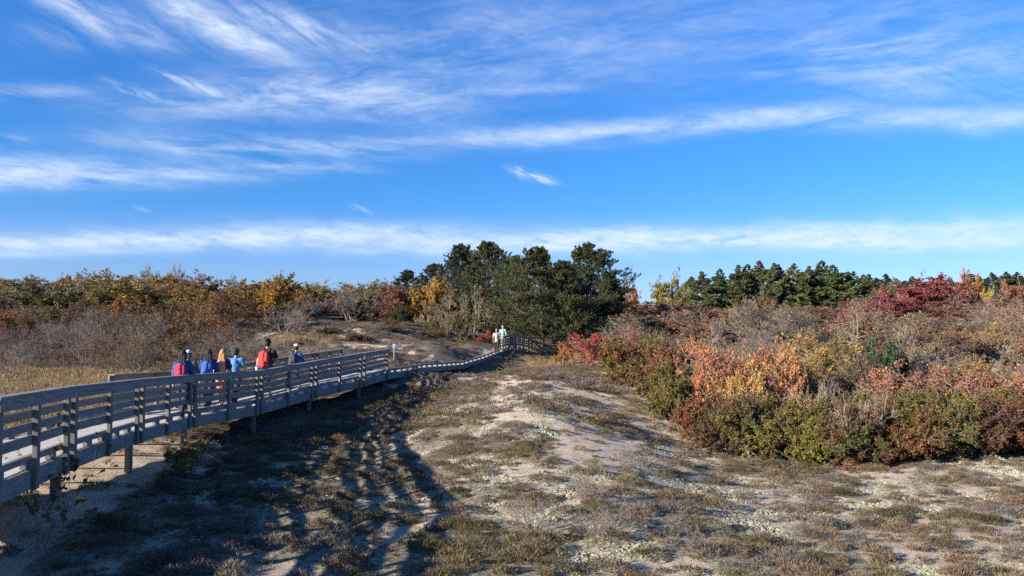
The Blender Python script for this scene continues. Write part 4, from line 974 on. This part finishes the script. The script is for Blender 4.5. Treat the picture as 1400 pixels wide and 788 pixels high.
# ------------------------------------------------------------------ people
def blob_mesh(name, parts, voxel, mat, smooth=2, noise_amp=0.0):
    """parts: ('c', p0, p1, r0, r1) tapered capsules / ('e', centre, radii); merged to one skin by voxel remesh"""
    bm = bmesh.new()
    for q in parts:
        if q[0] == 'e':
            m = Matrix.Translation(q[1]) @ (q[3] if len(q) > 3 else Matrix()) @ Matrix.Diagonal((*q[2], 1))
            bmesh.ops.create_uvsphere(bm, u_segments=18, v_segments=12, radius=1, matrix=m)
        else:
            a, b, ra, rb = Vector(q[1]), Vector(q[2]), q[3], q[4]
            d = b-a; L = max(d.length, 1e-4); rot = d.to_track_quat('Z', 'Y').to_matrix().to_4x4()
            sx = q[5] if len(q) > 5 else 1.0
            r = bmesh.ops.create_cone(bm, cap_ends=True, segments=14, radius1=ra, radius2=rb, depth=L, matrix=Matrix.Translation((a+b)/2) @ rot)
            for p_, rr in ((a, ra), (b, rb)):
                bmesh.ops.create_uvsphere(bm, u_segments=14, v_segments=8, radius=rr, matrix=Matrix.Translation(p_))
    me = bpy.data.meshes.new(name); bm.to_mesh(me); bm.free()
    o = bpy.data.objects.new('tmp', me); COL.objects.link(o)
    m = o.modifiers.new('r', 'REMESH'); m.mode = 'VOXEL'; m.voxel_size = voxel; m.use_smooth_shade = True
    if smooth: s = o.modifiers.new('s', 'SMOOTH'); s.iterations = smooth; s.factor = .5
    dg = bpy.context.evaluated_depsgraph_get(); dg.update()
    out = bpy.data.meshes.new_from_object(o.evaluated_get(dg)); out.name = name
    bpy.data.objects.remove(o); bpy.data.meshes.remove(me)
    if noise_amp:
        n = len(out.vertices); co = np.empty(n*3, np.float32); out.vertices.foreach_get('co', co); co = co.reshape(-1, 3)
        no = np.empty(n*3, np.float32); out.vertices.foreach_get('normal', no); no = no.reshape(-1, 3)
        w = fbm(co[:, 0]*1.0+5+co[:, 2]*.3, co[:, 2]*1.6+co[:, 1]+5, .11, 2, 7)-.5
        co = co+no*w[:, None]*noise_amp; out.vertices.foreach_set('co', co.ravel())
    out.materials.clear(); out.materials.append(mat)
    out.polygons.foreach_set('use_smooth', np.ones(len(out.polygons), bool)); out.update()
    return out
SKIN = plain_mat('skin', (.50, .29, .20), .5, .08); SKIN2 = plain_mat('skin_tan', (.36, .20, .13), .5, .08)
_m = {}
def cloth(name, c):
    if name not in _m: _m[name] = plain_mat(name, c, .85, .18, 18, .4)
    return _m[name]
def person(name_label, px, d, H, yaw, skin, top, top_name, bottom, bottom_name, hair, hair_len, xoff=None, short_sleeve=True, shorts=False, phase=.3, cap=None,
           pack=None, pack_col2=None, pack_label=None, bottle=False, bun=False, lean=0, slim=1.0, elbow=.35, arm_out=0.0, skirt=False):
    """stands on the deck; yaw 0 = walking straight away from the viewer (+Y)"""
    x = (px-700)/1000.0*d if xoff is None else xoff
    z = deck_z(x, d)
    root = empty('person', (x, d, z), yaw); tag(root, name_label, 'person', 'walkers on the boardwalk')
    s = H/1.75; V3 = lambda a, b, c: Vector((a*s, b*s, c*s))
    ph = phase
    hipz = .92
    def leg(sx, f):          # f: forward swing angle
        hip = V3(sx*.095, 0, hipz)
        kb = max(0, -f)*.9+.06
        knee = hip+Vector((0, math.sin(f)*.43, -math.cos(f)*.43))*s
        f2 = f-kb
        ank = knee+Vector((0, math.sin(f2)*.41, -math.cos(f2)*.41))*s
        return hip, knee, ank, f2
    LG = [leg(-1, ph), leg(1, -ph)]
    # drop figure so that the lower foot touches the deck
    low = min(l[2].z for l in LG)-.075*s
    dz = -low
    up = Vector((0, 0, dz)); LG = [(a+up, b+up, c+up, f) for a, b, c, f in LG]
    T = lambda a, b, c: V3(a, b+lean*(c-.92), c)+up
    neck0, neck1 = T(0, 0, 1.42), T(0, .01, 1.53); head = T(0, .02, 1.635)
    sh = [T(-.185*slim, 0, 1.405), T(.185*slim, 0, 1.405)]
    arms = []
    for i, (sx, f) in enumerate(((-1, -ph*.9), (1, ph*.9))):
        s0 = sh[i]; e = s0+Vector((sx*(.05+arm_out), math.sin(f)*.28, -math.cos(f)*.28))*s
        f2 = f+elbow; w = e+Vector((sx*.01, math.sin(f2)*.25, -math.cos(f2)*.25))*s
        arms.append((s0, e, w, f2, sx))
    P = []
    P += [('c', T(0, 0, .95), T(0, .0, 1.12), .115*s*slim, .105*s*slim), ('c', T(0, 0, 1.12), T(0, 0, 1.33), .105*s*slim, .125*s*slim),
          ('c', T(-.07, 0, .93), T(.07, 0, .93), .095*s, .095*s), ('c', T(-.13*slim, 0, 1.38), T(.13*slim, 0, 1.38), .065*s, .065*s), ('c', T(-.06, 0, 1.28), T(.06, 0, 1.28), .10*s, .10*s)]
    P += [('c', neck0, neck1, .055*s, .05*s), ('e', head+V3(0, 0, .01), (.076*s, .094*s, .108*s)), ('e', head+V3(0, .035, -.055), (.052*s, .06*s, .058*s)),
          ('e', head+V3(0, .10, -.015), (.013*s, .02*s, .024*s)), ('e', head+V3(-.077, 0, -.01), (.012*s, .02*s, .03*s)), ('e', head+V3(.077, 0, -.01), (.012*s, .02*s, .03*s)),
          ('e', head+V3(0, .088, -.052), (.024*s, .012*s, .009*s)), ('c', head+V3(-.04, .078, .03), head+V3(.04, .078, .03), .012*s, .012*s)]
    for (h_, k_, a_, f) in LG:
        P += [('c', h_, k_, .085*s, .052*s), ('c', k_, k_.lerp(a_, .35), .05*s, .055*s), ('c', k_.lerp(a_, .35), a_, .055*s, .034*s)]
        ft = a_+Vector((0, .14*s, -.035*s)); P += [('c', a_+Vector((0, -.03*s, -.03*s)), ft, .036*s, .028*s)]
    for (s0, e, w, f2, sx) in arms:
        P += [('c', s0, e, .048*s, .038*s), ('c', e, w, .038*s, .026*s)]
        hd = Vector((0, math.sin(f2), -math.cos(f2))); pal = w+hd*.055*s
        P += [('c', w, pal, .025*s, .03*s)]
        fwd = Vector((0, math.cos(f2), math.sin(f2)))
        for k, (o_, L_) in enumerate(((-.028, .068), (-.010, .078), (.009, .073), (.027, .056))):
            b0 = pal+fwd*o_*s+hd*.012*s; b1 = b0+hd*L_*.5*s; b2 = b1+(hd*.8-Vector((sx, 0, 0))*.6).normalized()*L_*.5*s
            P += [('c', b0, b1, .0095*s, .009*s), ('c', b1, b2, .009*s, .008*s)]
        t0 = w+fwd*.02*s+hd*.02*s; t1 = t0+(fwd*.8+hd*.6)*.035*s; t2 = t1+(fwd*.2+hd)*.025*s
        P += [('c', t0, t1, .011*s, .010*s), ('c', t1, t2, .010*s, .009*s)]
    body = blob_mesh('person_body', P, .0085, skin); body_o = link('body', body, root)
    # shirt
    C = [('c', T(0, 0, .93), T(0, 0, 1.12), .138*s*slim, .125*s*slim), ('c', T(0, 0, 1.12), T(0, 0, 1.33), .125*s*slim, .142*s*slim),
         ('c', T(-.06, 0, .92), T(.06, 0, .92), .122*s*slim, .122*s*slim),
         ('c', T(-.135*slim, 0, 1.375), T(.135*slim, 0, 1.375), .08*s, .08*s), ('c', T(-.06, 0, 1.27), T(.06, 0, 1.27), .118*s, .118*s), ('c', T(0, 0, 1.40), T(0, 0, 1.45), .07*s, .062*s)]
    for (s0, e, w, f2, sx) in arms:
        if short_sleeve: C += [('c', s0, s0.lerp(e, .62), .066*s, .062*s)]
        else: C += [('c', s0, e, .066*s, .053*s), ('c', e, e.lerp(w, .9), .053*s, .04*s)]
    link(top_name, blob_mesh(top_name, C, .012, cloth(top_name+str(top), top), 3, .035), root)
    Bt = [('c', T(-.07, 0, .94), T(.07, 0, .94), .117*s, .117*s)]
    for (h_, k_, a_, f) in LG:
        if shorts: Bt += [('c', h_, h_.lerp(k_, .85), .10*s, .085*s)]
        else: Bt += [('c', h_, k_, .10*s, .075*s), ('c', k_, k_.lerp(a_, .9), .075*s, .056*s)]
    link(bottom_name, blob_mesh(bottom_name, Bt, .012, cloth(bottom_name+str(bottom), bottom), 3, .03), root)
    for (h_, k_, a_, f) in LG:
        link('shoe', blob_mesh('shoe', [('c', a_+Vector((0, -.045*s, -.035*s)), a_+Vector((0, .15*s, -.042*s)), .042*s, .035*s), ('c', a_+Vector((0, -.02*s, .0)), a_+Vector((0, 0, .03*s)), .042*s, .04*s)], .01, cloth('shoe_dark', (.05, .05, .055)), 2), root)
    # eyes
    for sx in (-1, 1):
        bm = bmesh.new(); bmesh.ops.create_uvsphere(bm, u_segments=10, v_segments=8, radius=.011*s, matrix=Matrix.Translation(head+V3(sx*.03, .083, .008)))
        me = bpy.data.meshes.new('eye'); bm.to_mesh(me); bm.free(); me.materials.append(cloth('eye', (.06, .04, .03))); link('eye', me, root)
    # hair
    Hh = [('e', head+V3(0, -.018, .028), (.088*s, .10*s, .105*s)), ('e', head+V3(0, -.045, -.02), (.078*s, .07*s, .09*s))]
    if hair_len > 0:
        for sx in (-.05, 0, .05):
            Hh += [('c', head+V3(sx, -.06, .0), head+V3(sx*1.3, -.095, -hair_len*.55), .045*s, .046*s), ('c', head+V3(sx*1.3, -.095, -hair_len*.55), head+V3(sx*1.1, -.115, -hair_len*(1-abs(sx)*2)), .046*s, .026*s)]
    if bun: Hh += [('e', head+V3(0, -.09, .075), (.045*s, .045*s, .045*s))]
    hm = blob_mesh('hair', Hh, .009, cloth('hair'+str(hair), hair), 1, .02)
    bm = bmesh.new(); bm.from_mesh(hm)       # cut the face free
    fc = head+V3(0, .09, -.025)
    vs = [v for v in bm.verts if (v.co-fc).length < .075*s]; bmesh.ops.delete(bm, geom=vs, context='VERTS'); bm.to_mesh(hm); bm.free()
    link('hair', hm, root)
    if cap:
        cp = [('e', head+V3(0, -.008, .062), (.096*s, .108*s, .075*s))]
        cm = blob_mesh('cap', cp+[('c', head+V3(-.04, .09, .05), head+V3(.04, .09, .05), .03*s, .03*s), ('c', head+V3(-.03, .13, .042), head+V3(.03, .13, .042), .018*s, .018*s)], .01, cloth('cap'+str(cap), cap), 1)
        bm = bmesh.new(); bm.from_mesh(cm); vs = [v for v in bm.verts if v.co.z < head.z+.028*s]; bmesh.ops.delete(bm, geom=vs, context='VERTS'); bm.to_mesh(cm); bm.free()
        link('cap', cm, root)
    if pack:
        pr = empty('backpack', (x, d, z), yaw); tag(pr, pack_label, 'backpack', 'backpacks worn by the walkers')
        mt = cloth('pack'+str(pack), pack); m2 = cloth('pack2'+str(pack_col2), pack_col2 or tuple(q*.5 for q in pack))
        B = [('c', T(-.085, -.20, 1.02), T(-.085, -.19, 1.33), .075*s, .065*s), ('c', T(.085, -.20, 1.02), T(.085, -.19, 1.33), .075*s, .065*s), ('c', T(0, -.21, 1.02), T(0, -.19, 1.35), .10*s, .085*s)]
        link('bag', blob_mesh('bag', B, .012, mt, 3, .02), pr)
        link('pocket', blob_mesh('pocket', [('c', T(-.06, -.29, 1.02), T(.06, -.29, 1.02), .045*s, .045*s), ('c', T(-.06, -.285, 1.11), T(.06, -.285, 1.11), .04*s, .04*s)], .01, mt, 2), pr)
        for sx in (-1, 1):
            pts = [T(sx*.09, -.12, 1.38), T(sx*.10, -.06, 1.47), T(sx*.11, .06, 1.465), T(sx*.115, .145, 1.36), T(sx*.12, .15, 1.22), T(sx*.14, .05, 1.06), T(sx*.12, -.13, 1.02)]
            link('strap', blob_mesh('strap', [('c', a, b, .02*s, .02*s) for a, b in zip(pts[:-1], pts[1:])], .01, m2, 2), pr)
        if bottle:
            bt = empty('water_bottle', (x, d, z), yaw); tag(bt, 'blue and white drinking bottle in the side pocket of the red backpack', 'bottle')
            link('bottle_body', blob_mesh('bottle_body', [('c', T(-.20, -.2, .83), T(-.20, -.2, 1.0), .04*s, .04*s)], .01, cloth('bottle', (.08, .2, .7)), 1), bt)
            link('bottle_band', blob_mesh('bottle_band', [('c', T(-.20, -.2, .91), T(-.20, -.2, .96), .043*s, .043*s)], .008, cloth('bottlew', (.75, .78, .8)), 0), bt)
    return root
BLK = (.015, .014, .014); BRH = (.03, .02, .016)
YA = .0
person('walker with long dark hair, blue jacket and magenta pack, leftmost of the group', 252, 17.2, 1.58, .08, SKIN, (.03, .07, .26), 'jacket', (.03, .03, .045), 'trousers', BLK, .34, phase=.25, short_sleeve=False,
       pack=(.36, .025, .08), pack_col2=(.03, .12, .6), pack_label='magenta backpack on the long haired walker at the left', slim=.9)
person('walker in a pale cap and blue jacket just ahead of the magenta backpack', 259, 18.6, 1.60, 0, SKIN, (.04, .05, .10), 'jacket', (.03, .03, .04), 'trousers', BRH, .1, phase=.3, short_sleeve=False, cap=(.55, .55, .53))
person('dark haired walker in a navy jacket, second from the left', 287, 19.2, 1.60, .1, SKIN2, (.02, .04, .20), 'jacket', (.02, .025, .06), 'trousers', BLK, .24, phase=.22, short_sleeve=False,
       pack=(.03, .11, .42), pack_col2=(.03, .1, .5), pack_label='bright blue backpack on the dark haired walker in navy', slim=.92)
person('walker with long blond hair and a salmon jacket round the waist', 306, 19.6, 1.60, 0, SKIN, (.03, .03, .04), 'shirt', (.70, .20, .14), 'skirt', (.33, .19, .095), .42, phase=.2, shorts=True,
       pack=(.78, .26, .18), pack_col2=(.5, .2, .15), pack_label='salmon backpack on the blond walker', slim=.9)
person('short haired walker in a sky blue shirt', 324, 20.8, 1.66, -.12, SKIN, (.07, .20, .42), 'shirt', (.02, .03, .07), 'trousers', BLK, 0, phase=.3, elbow=.6)
person('tall walker in a black shirt carrying a red backpack', 367, 22.3, 1.90, -.25, SKIN, (.016, .015, .02), 'shirt', (.02, .02, .02), 'shorts', BLK, 0, phase=.42, shorts=True, bun=True,
       pack=(.42, .04, .04), pack_col2=(.25, .03, .03), pack_label='large red backpack on the tall walker in black', bottle=True)
person('walker in a white cap and royal blue jacket leading the near group', 406, 24.6, 1.60, -.5, SKIN, (.02, .06, .22), 'jacket', (.02, .025, .05), 'shorts', BRH, 0, phase=.4, shorts=True, cap=(.72, .70, .66), short_sleeve=False,
       pack=(.035, .04, .05), pack_col2=(.03, .03, .04), pack_label='charcoal backpack on the walker in the white cap')
person('distant walker in a lavender white shirt and dark trousers', 679, 48.3, 1.66, -.1, SKIN2, (.36, .345, .41), 'shirt', (.02, .02, .025), 'trousers', (.22, .17, .14), 0, phase=.2, xoff=at(679, 470, 48.3).x)
person('distant walker in a pale turquoise shirt behind the far railing', 687.5, 50.6, 1.68, -.3, SKIN, (.27, .42, .42), 'shirt', (.16, .18, .20), 'shorts', (.30, .26, .22), 0, phase=.15, short_sleeve=False, xoff=at(687.5, 470, 50.6).x, shorts=True)

# ------------------------------------------------------------------ camera, sun, sky
cam = bpy.data.cameras.new('camera'); co = bpy.data.objects.new('camera', cam); COL.objects.link(co)
co.location = (0, 0, CZ); co.rotation_euler = (R(90)+PITCH, 0, 0)
cam.sensor_width = 36; cam.lens = 36*1000/1400; cam.clip_start = .1; cam.clip_end = 8000
S.camera = co
az = R(SUN_AZ); el = R(SUN_EL)
to_sun = Vector((-math.cos(az)*math.cos(el), -math.sin(az)*math.cos(el), math.sin(el)))
sl = bpy.data.lights.new('sun', 'SUN'); sl.energy = 5.0; sl.angle = R(.53); sl.color = (1.0, .865, .70)
so = bpy.data.objects.new('sun', sl); COL.objects.link(so); so.rotation_euler = to_sun.to_track_quat('Z', 'Y').to_euler()

w = bpy.data.worlds.new('World'); S.world = w; w.use_nodes = True; nt = w.node_tree; nt.nodes.clear()
sky = nt.nodes.new('ShaderNodeTexSky'); sky.sky_type = 'NISHITA'; sky.sun_disc = False
sky.sun_elevation = el; sky.sun_rotation = math.atan2(to_sun.x, to_sun.y)
sky.air_density = 1.0; sky.dust_density = .15; sky.ozone_density = 3.0; sky.altitude = 0
tc = nt.nodes.new('ShaderNodeTexCoord'); sx = nt.nodes.new('ShaderNodeSeparateXYZ'); nt.links.new(tc.outputs['Generated'], sx.inputs[0])
x_, y_, z_ = sx.outputs
AZ = mathn(nt, 'ARCTAN2', x_, y_); EL = mathn(nt, 'ARCSINE', z_)        # azimuth from +Y, elevation
def comb(a, b, c=0.0):
    n = nt.nodes.new('ShaderNodeCombineXYZ')
    for i, v in enumerate((a, b, c)):
        if isinstance(v, (int, float)): n.inputs[i].default_value = v
        else: nt.links.new(v, n.inputs[i])
    return n.outputs[0]
def wn(sx_, sy_, off, detail=5, rough=.6, dist=0.0, shear=0.0):
    yy = mathn(nt, 'ADD', EL, mathn(nt, 'MULTIPLY', AZ, shear))
    return noise(nt, comb(mathn(nt, 'MULTIPLY', AZ, sx_), mathn(nt, 'MULTIPLY', yy, sy_), off), 1.0, detail, rough, dist)
def azel(px, py):
    p = at(px, py, 1000.0)-Vector((0, 0, CZ)); return math.atan2(p.x, p.y), math.asin(p.z/p.length)
warp = mathn(nt, 'SUBTRACT', wn(5, 14, 3.3, 3), .5)
fib_h = wn(7, 46, 1.1, 7, .64, .45)                    # fibres lying flat
fib_d = wn(9, 34, 8.7, 7, .64, .5, shear=.45)           # fibres sloping down to the right
fib_u = wn(8, 34, 12.2, 7, .64, .5, shear=-.12)
fib_f = wn(30, 120, 31.0, 5, .6, .4, shear=.4)
fib_p = wn(22, 70, 21.0, 6, .62, .3)
def patch(px0, py0, px1, py1, hw, strength, fib, lo=.36, hi=.72, warpk=.05, edge=1.0):
    """soft streak from one sky position to another, hw = half width in photo px"""
    a0, e0 = azel(px0, py0); a1, e1 = azel(px1, py1)
    L = math.hypot(a1-a0, e1-e0); ux, uy = (a1-a0)/L, (e1-e0)/L; cx, cy = (a0+a1)/2, (e0+e1)/2
    dx = mathn(nt, 'SUBTRACT', AZ, cx); dy = mathn(nt, 'ADD', mathn(nt, 'SUBTRACT', EL, cy), mathn(nt, 'MULTIPLY', warp, warpk))
    u = mathn(nt, 'MULTIPLY', mathn(nt, 'ADD', mathn(nt, 'MULTIPLY', dx, ux), mathn(nt, 'MULTIPLY', dy, uy)), 2/L)
    v = mathn(nt, 'MULTIPLY', mathn(nt, 'SUBTRACT', mathn(nt, 'MULTIPLY', dy, ux), mathn(nt, 'MULTIPLY', dx, uy)), 1000.0/hw)
    r = mathn(nt, 'ADD', mathn(nt, 'POWER', mathn(nt, 'ABSOLUTE', u), 3.0), mathn(nt, 'MULTIPLY', v, v))
    g_ = mathn(nt, 'EXPONENT', mathn(nt, 'MULTIPLY', r, -edge))
    f = ramp(nt, fib, lo, hi)
    return mathn(nt, 'MULTIPLY', mathn(nt, 'MULTIPLY', g_, f), strength)
PT = [
 # low long band over the trees
 (-300, 328, 560, 317, 12, .9, fib_p, .18, .55, .03), (330, 320, 1700, 294, 15, .95, fib_p, .18, .52, .04), (900, 328, 1700, 324, 9, .7, fib_p, .25, .6, .03), (460, 342, 600, 341, 6, .7, fib_h, .3, .6, .03),
 (-100, 345, 250, 343, 6, .5, fib_h, .3, .6, .03), (780, 337, 880, 335, 5, .5, fib_h, .3, .6, .03),
 # right middle band
 (600, 190, 1150, 150, 12, .8, fib_u, .2, .62, .02), (1000, 158, 1750, 150, 12, .65, fib_u, .2, .65, .02), (1050, 88, 1300, 66, 26, .65, fib_h, .35, .7, .06), (1150, 110, 1500, 90, 40, .4, fib_d, .35, .7, .05),
 # left bands
 (-250, 222, 360, 236, 15, .85, fib_h, .25, .62, .03), (-250, 244, 120, 250, 8, .7, fib_h, .3, .62, .03), (130, 190, 560, 204, 13, .7, fib_h, .28, .66, .03), (320, 222, 520, 233, 7, .45, fib_h, .3, .66, .03), (500, 196, 800, 182, 7, .4, fib_h, .3, .66, .02),
 (-80, 190, 30, 195, 6, .7, fib_h, .3, .66, .02), (-80, 125, 130, 124, 8, .55, fib_h, .3, .66, .02),
 # upper left cirrus, sloping
 (20, -20, 230, 62, 17, .85, fib_d, .28, .66, .03), (200, -10, 400, 78, 21, 1.0, fib_d, .25, .62, .03), (320, 5, 520, 66, 17, .85, fib_d, .3, .66, .03), (215, 100, 320, 136, 5, .75, fib_f, .33, .62, .015),
 (145, 112, 215, 134, 4, .7, fib_f, .33, .62, .015), (150, 148, 560, 118, 24, .55, fib_u, .28, .66, .05), (330, 125, 640, 145, 26, .6, fib_u, .28, .66, .05), (20, 50, 160, 52, 18, .3, fib_d, .3, .7, .05),
 # upper haze
 (420, 60, 1000, 20, 60, .32, fib_u, .25, .75, .1), (300, 30, 760, 110, 50, .22, fib_u, .3, .75, .1), (700, 40, 1500, -10, 60, .2, fib_h, .25, .75, .1), (1200, 60, 1600, 100, 40, .2, fib_h, .3, .75, .06), (640, 122, 790, 120, 8, .4, fib_h, .3, .66, .03),
 # small puffs
 (698, 232, 757, 250, 5.5, .8, fib_f, .32, .58, .006), (706, 230, 716, 243, 5, .6, fib_f, .3, .6, .006), (478, 281, 508, 292, 3, .5, fib_f, .3, .6, .006), (183, 283, 207, 289, 3, .2, fib_f, .3, .6, .006), (1295, 175, 1355, 182, 7, .4, fib_h, .2, .6, .01),
]
tot = None
for q in PT:
    p_ = patch(*q); tot = p_ if tot is None else mathn(nt, 'SUBTRACT', mathn(nt, 'ADD', tot, p_), mathn(nt, 'MULTIPLY', tot, p_))
# thin veil higher up and all round, so that the rest of the sky holds cloud too
veil = mathn(nt, 'MULTIPLY', ramp(nt, wn(3.0, 17, 5.5, 5, .6, .5), .55, .85), ramp(nt, EL, .12, .35)); veil = mathn(nt, 'MULTIPLY', veil, .18)
tot = mathn(nt, 'SUBTRACT', mathn(nt, 'ADD', tot, veil), mathn(nt, 'MULTIPLY', tot, veil), clamp=True)
fine = wn(26, 95, 44.0, 5, .65, .5, shear=.1)
tot = mathn(nt, 'MULTIPLY', tot, mathn(nt, 'MULTIPLY_ADD', ramp(nt, fine, .3, .7), .4, .55), clamp=True)
gain = mixc(nt, ramp(nt, EL, .04, .20), (.68, .91, 1.60), (.36, .93, 1.60))
gain = mixc(nt, ramp(nt, EL, .18, .45), gain, (.44, 1.12, 1.95))
gain = mixc(nt, ramp(nt, EL, .5, .8), gain, (.60, .80, 1.05))
skc = mixc(nt, 1.0, sky.outputs[0], gain, 'MULTIPLY')
cloudc = nt.nodes.new('ShaderNodeRGB'); cloudc.outputs[0].default_value = (6.9, 7.9, 9.3, 1)
fin = mixc(nt, tot, skc, cloudc.outputs[0])
bg = nt.nodes.new('ShaderNodeBackground'); bg.inputs[1].default_value = .050
nt.links.new(fin, bg.inputs[0]); wo = nt.nodes.new('ShaderNodeOutputWorld'); nt.links.new(bg.outputs[0], wo.inputs[0])

S.view_settings.view_transform = 'Standard'; S.view_settings.look = 'None'; S.view_settings.exposure = 1.3; S.view_settings.gamma = 1
S.cycles.max_bounces = 5; S.cycles.diffuse_bounces = 2; S.cycles.glossy_bounces = 1; S.cycles.transmission_bounces = 2
S.cycles.use_denoising = False
S.render.use_persistent_data = False
